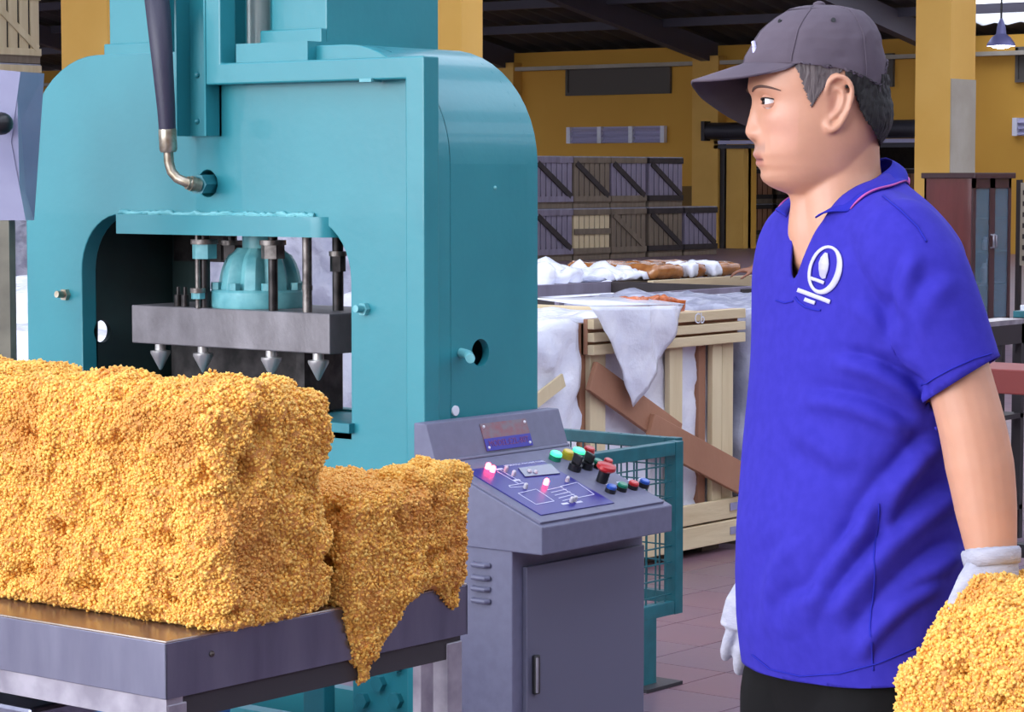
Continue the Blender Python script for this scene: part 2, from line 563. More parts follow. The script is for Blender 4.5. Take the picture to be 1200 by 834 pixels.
# far wall with a doorway, its louvres and pilasters
def onw(x, y, Y=YW): return on(x, y, 'Y', Y)
WT = onw(720, 58).z                                  # wall top
xd0 = onw(877, 200).x; xd1 = onw(1090, 200).x; zd = onw(880, 166).z
xl, xr_ = -75, 16
w = MB()
w.box((xl, YW, 0), (xd0, YW + .3, WT)); w.box((xd1, YW, 0), (xr_, YW + .3, WT)); w.box((xd0, YW, zd), (xd1, YW + .3, WT))
wall_far = structure(w.build('wall_back', 'wall', smooth=False))
zdado = onw(790, 218).z
structure(MB().box((xl, YW - .02, 0), (xd0 - .6, YW, zdado)).build('baseboard_back', 'wall_dado', smooth=False))
structure(MB().box((xl, -9, 0), (xl - .3, YW, 7)).build('wall_left', 'wall', smooth=False))
structure(MB().box((16, -9, 0), (16.3, YW, 7)).build('wall_right', 'wall_dado', smooth=False))
structure(MB().box((0.6, -9.3, 0), (16, -9, 7)).build('wall_light_block', 'wall_dado', smooth=False))  # added wall out of view, keeps sky light off right-facing sides
# the room behind the doorway, with a slot of daylight between roof trusses
sa_, sb_ = on(876, 225, 'Y', 61.5), on(936, 225, 'Y', 61.5)
sz0, sz1 = on(900, 246, 'Y', 61.5).z, on(900, 206, 'Y', 61.5).z
structure(MB().box((-75, 61.5, 0), (-10, 61.8, sz0)).box((-75, 61.5, sz1), (-10, 61.8, 6)).box((-75, 61.5, sz0), (sa_.x, 61.8, sz1)).box((sb_.x, 61.5, sz0), (-10, 61.8, sz1)).build('wall_store', 'wood_dark', smooth=False))
structure(MB().box((-60, YW + .3, WT + .2), (-10, 62, WT + .4)).build('ceiling_store', 'roof', smooth=False))
br_ = MB()
rr_ = random.Random(5)
for k in range(14):
    x = sa_.x + (sb_.x - sa_.x) * k / 13
    br_.bar((x, 61.45, sz0), (x + rr_.uniform(-.6, .6), 61.45, sz1), rr_.uniform(.04, .12), .05)
br_.bar((sa_.x, 61.45, sz0 + .42 * (sz1 - sz0)), (sb_.x, 61.45, sz0 + .5 * (sz1 - sz0)), .18, .2)
br_.bar((sa_.x, 61.45, sz0 + .8 * (sz1 - sz0)), (sb_.x, 61.45, sz0 + .75 * (sz1 - sz0)), .12, .1)
structure(br_.build('trim_truss', 'rafter', smooth=False))

# beam and pilasters
zb = onw(720, 79).z
structure(MB().box((xl, YW - .25, zb - .02), (16, YW, zb + .06)).build('trim_ledge', 'column_grey', smooth=False))
px_p = [onw(598, 100).x, onw(836, 100).x]
step = px_p[1] - px_p[0]
zp = onw(835, 66).z
for k in range(-5, 7):
    x = px_p[0] + k * step
    if xd0 + .3 < x < xd1 - .3:
        continue
    structure(MB().box((x - .32, YW - .3, 0), (x + .32, YW, zp)).build('trim_pilaster', 'column_paint', smooth=False))
# door jamb and roller shutter
structure(MB().box((onw(857, 200).x, YW - .18, 0), (xd0, YW + .1, zd)).build('trim_jamb', 'column_paint', smooth=False))
structure(MB().box((onw(849, 200).x, YW - .22, 0), (onw(856, 200).x, YW - .02, zd + .1)).build('trim_shutter_guide', 'dark_metal', smooth=False))
sh = thing('roller_shutter', 'dark roller shutter housing over the doorway in the ochre wall', 'shutter', (xd0, YW - .3, zd))
MB().cyl((onw(840, 157).x, YW - .35, zd + .22), (xd1, YW - .35, zd + .22), .17, 16).build('roll', 'shutter', sh)
for k in range(3):
    MB().box((onw(846, 160).x, YW - .3, zd - .14 + k * .09), (xd1, YW - .22, zd - .065 + k * .09)).build('slat', 'louvre' if k == 1 else 'shutter', sh, smooth=False)
MB().box((onw(838, 157).x, YW - .52, zd + .02), (onw(842, 157).x, YW - .02, zd + .42)).build('end_plate', 'dark_metal', sh, smooth=False)


def louvre(px0, py0, px1, py1, label):
    a = onw(px0, py0, YW - .06); b = onw(px1, py1, YW - .06)
    t = thing('wall_louvre', label, 'louvre vent', (a.x, YW - .08, b.z))
    W, Hh = b.x - a.x, a.z - b.z
    MB().box((a.x, YW - .03, b.z), (b.x, YW, a.z)).build('backing', 'louvre', t, smooth=False)
    for k in range(3):
        z = b.z + Hh * (k + .12) / 3
        MB().bar((a.x, YW - .07, z + Hh * .1), (b.x, YW - .07, z + Hh * .1), .1, .015, up=(0, -.8, 1)).build('slat', 'louvre', t, smooth=False)
    for k in range(4):
        x = a.x + W * k / 3
        MB().box((x - .05, YW - .13, b.z), (x + .05, YW - .02, a.z)).build('mullion', 'paper', t, smooth=False)
    return t


louvre(668, 149, 778, 167, 'pale slatted wall louvre in three bays above the stacked crates')
louvre(1191, 138, 1290, 158, 'pale slatted wall louvre behind the display cabinet')
for (a, b, lab) in (((666, 79), (783, 106), 'dark mesh ventilation opening high on the ochre wall above the slatted louvre'),
                    ((1034, 64), (1044, 98), 'dark mesh ventilation opening high on the wall beside the yellow column'),
                    ((1194, 56), (1300, 90), 'grey ventilation opening high on the wall behind the hanging lamp')):
    p, q = onw(*a, YW - .05), onw(*b, YW - .05)
    t = thing('mesh_vent', lab, 'vent', (p.x, YW - .05, q.z))
    MB().box((p.x, YW - .03, q.z), (q.x, YW, p.z)).build('mesh_panel', 'vent_dark', t, smooth=False)
    fr = MB()
    fr.box((p.x - .06, YW - .08, p.z - .05), (q.x + .06, YW, p.z + .02)).box((p.x - .06, YW - .08, q.z - .06), (q.x + .06, YW, q.z))
    fr.box((p.x - .06, YW - .08, q.z), (p.x, YW, p.z)).box((q.x, YW - .08, q.z), (q.x + .06, YW, p.z))
    fr.build('vent_frame', 'vent_dark', t, smooth=False)
# cable conduit running along the wall
zc = onw(1000, 60).z

# roof: rises from the far wall towards the open front
p0 = onw(842, 60); p1 = on(702, 4, 'X', p0.x)
SL = (p1.z - p0.z) / (YW - p1.y)
RY = 24.0                                            # ridge
ZR = p0.z + SL * (YW - RY) + .25
def roof_z(y): return p0.z + .25 + SL * (YW - y) if y > RY else ZR - SL * 0.55 * (RY - y)
ribs = []
def roof_sheet(x0, x1, y0, y1, name, m):
    n = max(2, int((x1 - x0) / .25))
    pts = []; fs = []
    for i in range(n + 1):
        x = x0 + (x1 - x0) * i / n
        for y in (y0, y1):
            pts.append((x, y, roof_z(y) + (.05 if i % 2 else 0)))
    for i in range(n):
        fs.append((2 * i, 2 * i + 2, 2 * i + 3, 2 * i + 1))
    return structure(MB().add(pts, fs).build(name, m, smooth=False))


skym = bpy.data.materials.new('translucent_roof_sheet'); skym.use_nodes = True
nt = skym.node_tree; nt.nodes.remove(nt.nodes['Principled BSDF'])
tr = nt.nodes.new('ShaderNodeBsdfTransparent'); tr.inputs[0].default_value = (.8, .84, .9, 1)
df = nt.nodes.new('ShaderNodeBsdfTranslucent'); df.inputs[0].default_value = (.75, .78, .85, 1)
mx = nt.nodes.new('ShaderNodeMixShader'); mx.inputs[0].default_value = .45
nt.links.new(tr.outputs[0], mx.inputs[1]); nt.links.new(df.outputs[0], mx.inputs[2]); nt.links.new(mx.outputs[0], nt.nodes['Material Output'].inputs[0])
M['sky_sheet'] = skym
rx = [xl - 1]
for cx in (-62, -50, -38, -22.0, -8.5, -2.2, 4, 10):   # translucent strips running down the slope
    wd = 1.6 if cx < -10 else 2.0
    roof_sheet(rx[-1], cx - wd, RY, YW + .6, 'ceiling', 'roof')
    roof_sheet(cx - wd, cx + wd, RY, YW - (3 if cx != -22.0 else .2), 'ceiling_skylight', 'sky_sheet')
    roof_sheet(cx - wd, cx + wd, YW - (3 if cx != -22.0 else .2), YW + .6, 'ceiling', 'roof')
    roof_sheet(rx[-1], cx - wd, -9.5, RY, 'ceiling', 'roof')
    roof_sheet(cx - wd, cx + wd, -9.5, RY, 'ceiling_skylight', 'sky_sheet')
    rx.append(cx + wd)
roof_sheet(rx[-1], 17, RY, YW + .6, 'ceiling', 'roof'); roof_sheet(rx[-1], 17, -9.5, RY, 'ceiling', 'roof')
for k in range(-5, 9):
    x = px_p[0] + k * step
    structure(MB().bar((x, YW, roof_z(YW) - .3), (x, RY, roof_z(RY) - .3), .22, .42).build('trim_rafter', 'rafter', smooth=False))
for y in np.arange(RY + 1, YW, 1.9):
    structure(MB().box((xl, y - .06, roof_z(y) - .2), (17, y + .06, roof_z(y) - .03)).build('trim_purlin', 'rafter', smooth=False))

# columns standing in the hall
def column(px, d, wx, wy, ztop, grey=None):
    p = dep(px, 300, d)
    o = structure(MB().box((p.x - wx, p.y, 0), (p.x, p.y + wy, ztop)).build('column', 'column_paint', smooth=False))
    if grey:
        structure(MB().box((p.x, p.y + .01, 0), (p.x + .012, p.y + wy, grey)).build('trim_bare_render', 'column_grey', smooth=False))
    return o


column(1111, 26, .40, .52, 6.5, grey=dep(1111, 92, 26).z)
column(128.5, 20, .53, .45, 6.5)
column(541, 20, .52, .26, 6.5)

# hanging lamp
lp = dep(1173, 54, 30)
lt = thing('hanging_lamp', 'lit bell-shaped lamp hanging from the roof beside the yellow column', 'lamp', lp)
kk = 30 / 3000
MB().lathe([(.012, .32), (.035, .27), (.05, .22), (.06, .14), (.11, .1), (.16, .03), (.165, 0), (.155, 0), (.1, .08), (.03, .1)], 24, lp).build('lamp_shade', 'lamp_shade', lt)
MB().lathe([(.02, .09), (.1, .05), (.12, .02), (.1, -.015), (.02, -.03)], 20, lp).build('bulb', 'bulb', lt)
MB().cyl(lp + Vector((0, 0, .3)), lp + Vector((0, 0, 2.4)), .012, 8).build('cord', 'black_plastic', lt)
pl = bpy.data.lights.new('hanging_lamp_light', 'POINT'); pl.energy = 60; pl.shadow_soft_size = .1
plo = bpy.data.objects.new('hanging_lamp_light', pl); C.objects.link(plo); plo.location = lp + Vector((0, 0, -.12))

# ================================================================== THE PRESS
YP = 4.55                                            # front face of its front plate
def onp(x, y, dy=0): return on(x, y, 'Y', YP + dy)
XL_, XR_ = -5.307, -3.864
ZT = 1.811
OX0, OX1, OZ0, OZ1 = -5.089, -4.135, 0.895, 1.398    # the opening
press = thing('hydraulic_press', 'large teal painted hydraulic baling press with a rounded frame and square opening', 'press', ((XL_ + XR_) / 2, YP + .2, 0))
R_ = .285
outer = rrect(XL_, 0, XR_, ZT, R_, 12, (0, 0, 1, 1))
hole = rrect(OX0, OZ0, OX1, OZ1, .15, 10, (0, 0, 1, 1))
low = rrect(OX0 + .05, .16, OX1 - .0, .64, .03, 3)
hz = onp(243, 215)
fp = put('front_plate', outline_plate([outer, hole, low, circ(hz.x, hz.z, .034)], 'Y', YP, YP + .05), 'teal', press)
bevel(fp, .004)
YB = 4.93
hole_r = rrect(on(246, 330, 'Y', YB).x, OZ0, OX1, OZ1 - .02, .08, 6, (0, 0, 1, 1))
put('rear_plate', outline_plate([outer, hole_r, low], 'Y', YB - .04, YB), 'teal', press)
put('inner_shade_panel', outline_plate([[(OX0, OZ0), (OX1, OZ0), (OX1, OZ1), (OX0, OZ1)], hole_r], 'Y', YB - .052, YB - .041), 'shaded_green', press)  # added dark sheet standing in for shade at the back of the opening
# wrapped sheet over the top and down the right side
arc = [(XL_ + R_ - R_ * math.cos(a), ZT - R_ + R_ * math.sin(a)) for a in np.linspace(0.1, PI / 2, 14)] + \
      [(XR_ - R_ + R_ * math.sin(a), ZT - R_ + R_ * math.cos(a)) for a in np.linspace(0, PI / 2, 14)]
prof = [(x, z) for x, z in arc]
ins = [(x + (.0 if abs(x - (XL_ + XR_) / 2) < .3 else (-.012 if x > -4.5 else .012)), z - .012) for x, z in arc]
pts = []; fs = []
for (a, b), (c, d) in zip(prof, ins):
    pts += [(a, YP + .05, b), (a, YB - .04, b), (c, YP + .05, d), (c, YB - .04, d)]
for i in range(len(prof) - 1):
    o = 4 * i
    fs += [(o, o + 4, o + 5, o + 1), (o + 2, o + 3, o + 7, o + 6)]
MB().add(pts, fs).build('top_sheet', 'teal', press, ang=50)
hs = on(563, 413, 'X', XR_)
put('side_plate', outline_plate([[(YP + .05, 0), (YB - .04, 0), (YB - .04, ZT - R_), (YP + .05, ZT - R_)], circ(hs.y, hs.z, .033)], 'X', XR_ - .02, XR_), 'teal', press)
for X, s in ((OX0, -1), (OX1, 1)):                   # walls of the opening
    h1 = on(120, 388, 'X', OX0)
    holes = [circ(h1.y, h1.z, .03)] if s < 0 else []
    put('opening_wall', outline_plate([[(YP + .05, OZ0), (YB - .04, OZ0), (YB - .04, OZ1), (YP + .05, OZ1)]] + holes, 'X', X, X + s * .015), 'shaded_green', press)  # wall colour carries the shade inside the opening
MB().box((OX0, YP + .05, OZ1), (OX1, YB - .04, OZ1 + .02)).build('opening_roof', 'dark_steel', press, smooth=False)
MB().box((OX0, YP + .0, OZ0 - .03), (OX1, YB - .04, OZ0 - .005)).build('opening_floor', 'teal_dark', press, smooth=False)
# raised cover frame and the U channel
YC = YP - .055
cx0 = onp(241, 100, -.055).x; cx1 = onp(258, 60, -.055).x; ctop = 1.774; cbot = 1.722
cR = -3.856; cR0 = onp(475, 200, -.055).x
zup = 2.25
fbm = MB().prism([(cx0, zup), (cx0, cbot), (cR0, cbot), (cR0, 0.0), (cR, 0.0), (cR, ctop), (cx1, ctop), (cx1, zup)], 'Y', YC, YP)
bevel(fbm.build('cover_frame', 'teal', press, smooth=False), .004)
ch0 = onp(207, 100, -.055).x; czb = onp(241, 159, -.055).z
chn = MB()
chn.box((ch0 - .006, YC, czb), (ch0, YP, zup)).box((ch0, YP - .008, czb), (cx0, YP, zup)).box((cx0 - .006, YC, czb), (cx0, YP - .001, zup))
chn.build('guide_channel', 'teal', press, smooth=False)
tb = onp(433, 94, -.055)
MB().box((tb.x - .025, YC - .008, tb.z - .004), (tb.x + .012, YC + .03, tb.z + .004)).build('tab', 'teal_light', press, smooth=False)
# tower on top
YT = YP + .06
tx0 = onp(128, 30, .06).x; tx1 = onp(383, 30, .06).x; txa = onp(190, 30, .06).x; txb = onp(318, 30, .06).x
tz = 2.45
tw = MB()
tw.box((tx0, YT, ZT), (txa, YT + .40, tz)); tw.box((txb, YT, ZT), (tx1, YT + .42, tz)); tw.box((txa, YT + .3, ZT), (txb, YT + .42, tz))
bevel(tw.build('tower', 'teal', press, smooth=False), .004)
bevel(MB().box((tx0, YT - .02, ZT - .01), (txa - .01, YT, ZT + .03)).build('tower_flange', 'teal', press, smooth=False), .003)
bevel(MB().box((txb - .02, YT - .02, ZT - .005), (tx1, YT, ZT + .045)).build('tower_flange', 'teal', press, smooth=False), .003)
MB().box((onp(280, 60, -.02).x, YP - .03, ZT - .05), (tx1 + .02, YP + .05, ZT + .01)).build('tower_ledge', 'teal', press, smooth=False)
rp = onp(303, 30, .13)
MB().cyl((rp.x, rp.y, ZT - .01), (rp.x, rp.y, tz), .03, 24).build('piston_rod', 'rod_chrome', press)
# right-hand fittings
b1 = MB(); q = on(540, 413, 'X', XR_); b1.tube([q, q + Vector((.04, -.02, -.002)), q + Vector((.075, -.055, -.008))], .011, 14)
b1.build('pipe_stub', 'teal_light', press)
q = on(533, 481, 'X', XR_); MB().lathe([(.012, 0), (.012, .004)], 20, q, 'X').build('round_sticker', 'paper', press)
q = on(580, 220, 'X', XR_); MB().ball(q, .005).build('rivet', 'teal_light', press)
for (x, y, m) in ((78, 345, 'brass'), (428, 362, 'teal_light')):
    q = onp(x, y); mb = MB(); hexbolt(mb, q, (0, -1, 0), .016, .012); mb.cyl(q + Vector((0, -.01, 0)), q + Vector((.0, -.035, .002)), .009, 12)
    mb.build('bolt', m, press)
for (x, y) in ((234, 88), (234, 142)):
    q = onp(x, y); MB().ball((q.x, YP - .008, q.z), .008).build('rivet', 'teal', press)
# weld ledge across the opening
lz1 = onp(136, 251, -.02).z; lz0 = onp(136, 273.5, -.02).z
lx0 = onp(136, 260, -.02).x; lx1 = onp(384, 262, -.02).x
lp_ = rrect(lx0, YP - .02, lx1, YP + .3, .06, 8, (0, 1, 1, 0))
led = MB().prism(lp_, 'Z', lz0, lz1).build('weld_ledge', 'teal', press)
wl = MB()
pts = [(lx0 + (lx1 - .06 - lx0) * t + random.uniform(-.002, .002), YP - .004 + random.uniform(-.002, .002), lz1 + .003 + random.uniform(-.003, .003)) for t in np.linspace(0, 1, 60)]
wl.tube(pts, [random.uniform(.005, .009) for _ in pts], 8)
wl.build('weld_bead', 'teal_light', press)

# lower bolted frame seen under the table
for (x, y) in ((466, 778), (466, 820), (427, 820), (446, 800)):
    q = onp(x, y); mb = MB(); hexbolt(mb, q, (0, -1, 0), .02, .016); mb.build('bolt', 'teal_dark', press)
q0 = onp(400, 810); MB().box((q0.x - .09, YP - .04, 0), (q0.x - .02, YP, q0.z + .02)).build('clamp_plate', 'teal_dark', press, bevel=.003, smooth=False)
MB().box((OX0, YP - .03, .585), (OX1 - .06, YP + .02, .625)).build('cross_bar', 'teal_dark', press, bevel=.003, smooth=False)

# ram: plate, dome, rods, nuts and cones
YR = YP + .03
rx0, rx1, rz0, rz1 = -4.933, -4.233, 1.064, 1.163
bevel(MB().box((rx0, YR, rz0), (rx1, YR + .30, rz1)).build('ram_plate', 'steel', press, smooth=False), .003)
dc = onp(305, 350, .17)
dome = thing_part = None
prof = [(.125, 0), (.128, .006), (.128, .04), (.122, .046)]
MB().lathe(prof, 40, (dc.x, dc.y, rz1)).build('dome_flange', 'teal_light', press)
dm = MB()
n = 48; rings = []
zs = np.linspace(0, 1, 12)
for z in zs:
    for k in range(n):
        a = 2 * PI * k / n
        lobe = .5 + .5 * math.cos(8 * (a + .25))
        r = (.108 - .012 * z - .03 * z ** 3)
        r *= (1 - .24 * max(0, (1 - lobe * 2.2)) * (1 - .2 * z))
        if z > .9: r *= .9
        rings.append((dc.x + r * math.cos(a), dc.y + r * math.sin(a), rz1 + .046 + .105 * z))
fs = [(i * n + k, i * n + (k + 1) % n, (i + 1) * n + (k + 1) % n, (i + 1) * n + k) for i in range(11) for k in range(n)] + [tuple(11 * n + k for k in range(n))]
dm.add(rings, fs).build('dome', 'teal_light', press, ang=28)
for k in range(8):
    a = 2 * PI * (k + .5) / 8 - .25
    mb = MB(); hexbolt(mb, (dc.x + .112 * math.cos(a), dc.y + .112 * math.sin(a), rz1 + .046), (0, 0, 1), .015, .018); mb.build('bolt', 'teal_light', press)
MB().cyl((dc.x, dc.y, rz1 + .14), (dc.x, dc.y, OZ1 + .01), .045, 24).build('ram_rod', 'teal_light', press)


def rod(x, dy, ztop_px, nut=None, r=.010, m='dark_steel', nutm='nut'):
    q = onp(x, 330, dy)
    zt = OZ1
    MB().cyl((q.x, q.y, rz1), (q.x, q.y, lz0 + .001), r, 14).build('guide_rod', m, press)
    if nut:
        z0, z1, rr = nut
        a = onp(x, z0, dy).z; b = onp(x, z1, dy).z
        mb = MB(); hexbolt(mb, (q.x, q.y, b), (0, 0, 1), rr, a - b); mb.build('hex_nut', nutm, press)
        MB().cyl((q.x, q.y, a), (q.x, q.y, a + .012), rr * 1.12, 20).build('washer', 'nut', press)


rod(240, .05, 275, (286, 303, .032), .014, 'dark_steel', 'teal_light')
rod(232, .03, 275, (343, 350, .018), .007, 'nut', 'teal_light')
rod(320, .05, 275, (287, 303, .03), .012, 'dark_steel', 'nut')
rod(360, .05, 275, (340, 346, .012), .012, 'nut', 'nut')
rod(396, .16, 275, (300, 318, .02), .014, 'dark_steel', 'dark_steel')
rod(272, .26, 275, (287, 305, .03), .014, 'dark_steel', 'dark_steel')
for x in (209, 217):
    q = onp(x, 352, .06); mb = MB(); mb.cyl((q.x, q.y, rz1), (q.x, q.y, rz1 + .03), .011, 12).cyl((q.x, q.y, rz1 + .03), (q.x, q.y, rz1 + .05), .005, 8); mb.build('stud', 'dark_steel', press)
for x, dy in ((188, .05), (238, .05), (318, .05), (373, .05)):
    q = onp(x, 410, dy)
    mb = MB().lathe([(.014, rz0), (.014, rz0 - .016), (.026, rz0 - .018), (.026, rz0 - .024), (.004, rz0 - .066), (.0005, rz0 - .068)], 20, (q.x, q.y, 0))
    mb.build('spike_cone', 'steel_cone', press, ang=40)
MB().box((onp(200, 430, .2).x, YP + .20, OZ0), (onp(362, 430, .2).x, YP + .33, rz0 - .012)).build('mould_box', 'dark_steel', press, bevel=.004, smooth=False)
MB().box((onp(205, 430, .3).x, YP + .30, OZ1 - .13), (onp(262, 330, .3).x, YP + .34, OZ1)).build('rear_bracket', 'dark_steel', press, smooth=False)
q = onp(352, 425, .15)
MB().box((q.x - .014, q.y, OZ0), (q.x + .014, q.y + .02, rz0)).build('inner_bracket', 'dark_steel', press, smooth=False)
q = onp(398, 500)
MB().box((onp(300, 500, -.02).x, YP - .02, q.z - .012), (OX1 + .01, YP + .03, q.z + .012)).build('sill_bar', 'teal_dark', press, bevel=.002, smooth=False)

# hydraulic hose with its elbow fitting
hose = thing('hydraulic_hose', 'thick dark rubber hose with a metal elbow screwed into the teal press', 'hose', onp(192, 150, -.10))
hp = [onp(x, y, dy) for x, y, dy in ((176, -60, -.05), (182, -20, -.10), (187, 30, -.13), (191, 80, -.13), (195, 130, -.12), (196, 152, -.115))]
MB().tube(hp, [.03, .032, .030, .026, .0225, .021], 20).build('hose_body', 'hose', hose)
f0, f1 = onp(196, 150, -.115), onp(197.5, 178, -.11)
ff = MB().tube([f0, f0.lerp(f1, .1), f0.lerp(f1, .9), f1], [.021, .0225, .0225, .019], 20); ff.build('crimp_ferrule', 'brass', hose)
e = [onp(197.5, 178, -.11), onp(198, 190, -.108), onp(201, 201, -.104), onp(208, 209, -.098), onp(217, 213, -.09), onp(226, 215, -.078)]
MB().tube(e, .0125, 16).build('elbow_pipe', 'brass', hose)
a, b = onp(219, 214, -.088), onp(234, 217, -.055)
d = (b - a)
MB().tube([a, a + d * .25, a + d * .26, a + d * .55, a + d * .56, b], [.0165, .0165, .019, .019, .0165, .0165], 18).build('swivel_collar', 'brass', hose)
mb = MB(); hexbolt(mb, onp(231, 216, -.06), (Vector((hz.x, YP + .02, hz.z)) - onp(231, 216, -.06)), .026, .07); mb.build('hex_union', 'teal_dark', hose)

# ================================================================== STEEL TABLE
tX, tY = -2.791, 2.654                               # near corner
TX0, TY1 = -3.95, 3.366
table = thing('steel_table', 'stainless steel work table with a deep apron carrying two crumb rubber blocks', 'table', ((tX + TX0) / 2, (tY + TY1) / 2, 0))
bevel(MB().box((TX0, tY, .795), (tX, TY1, .8)).build('table_top', 'inox_top', table, smooth=False), .002)
bevel(MB().box((TX0, tY, .71), (tX, tY + .003, .796)).build('front_apron', 'inox', table, smooth=False), .001)
bevel(MB().box((tX - .003, tY, .71), (tX, TY1, .796)).build('side_apron', 'inox', table, smooth=False), .001)
MB().box((TX0, TY1 - .003, .71), (tX, TY1, .796)).build('back_apron', 'inox', table, smooth=False)
MB().box((TX0, tY, .71), (TX0 + .003, TY1, .796)).build('end_apron', 'inox', table, smooth=False)
for (x, y) in ((tX - .045, tY + .008), (tX - .045, TY1 - .048), (TX0 + .005, tY + .008), (TX0 + .005, TY1 - .048)):
    MB().box((x, y, 0), (x + .04, y + .04, .7)).build('leg', 'bracket', table, bevel=.002, smooth=False)
MB().box((TX0 + .01, tY + .006, .672), (tX - .006, tY + .04, .712)).build('front_rail', 'bracket', table, smooth=False)
MB().box((tX - .04, tY + .04, .672), (tX - .008, TY1 - .01, .712)).build('side_rail', 'frame_dark', table, smooth=False)
MB().box((TX0 + .01, TY1 - .045, .672), (tX - .01, TY1 - .01, .712)).build('back_rail', 'frame_dark', table, smooth=False)
q = on(248, 766, 'X', tX); MB().ball(q, .005).build('screw', 'nut', table)
q = on(505, 790, 'X', tX)
MB().box((tX - .03, q.y - .012, 0), (tX - .012, q.y + .02, .672)).build('leg_stiffener', 'bracket', table, smooth=False)
lp_ = [on(0, 814, 'Y', tY + .12), on(75, 822, 'Y', tY + .12)]
MB().box((TX0, tY + .05, lp_[1].z - .03), (lp_[1].x, TY1 - .1, lp_[1].z)).build('lower_tray', 'inox', table, bevel=.008, smooth=False)

# ================================================================== CRUMB RUBBER BLOCKS
def ico():
    bm = bmesh.new(); bmesh.ops.create_icosphere(bm, subdivisions=1, radius=1)
    v = np.array([x.co[:] for x in bm.verts]); f = np.array([[q.index for q in x.verts] for x in bm.faces]); bm.free()
    return v, f


IV, IF = ico()
OV = np.array([(1,0,0),(-1,0,0),(0,1,0),(0,-1,0),(0,0,1),(0,0,-1)], float)
OF = np.array([(0,2,4),(2,1,4),(1,3,4),(3,0,4),(2,0,5),(1,2,5),(3,1,5),(0,3,5)])
IV, IF = OV, OF

PAL = np.array([lin((c[0] / 255, c[1] / 255, c[2] / 255)) for c in
                ((247, 196, 98), (249, 204, 108), (246, 190, 90), (243, 182, 80), (236, 166, 70), (250, 210, 118), (247, 198, 98), (240, 176, 76))])
PAL = PAL * .65 + PAL.mean(0) * .35
M['crumb'] = mat('crumb_rubber', rgb(230, 170, 80), 0.55, attr='tint', sss=0.0, spec=0.35)
M['crumb_core'] = mat('crumb_rubber_core', rgb(238, 176, 98), 0.7, col2=rgb(214, 142, 70), nscale=30, nmix=1.2, bump=0.8, bscale=120)


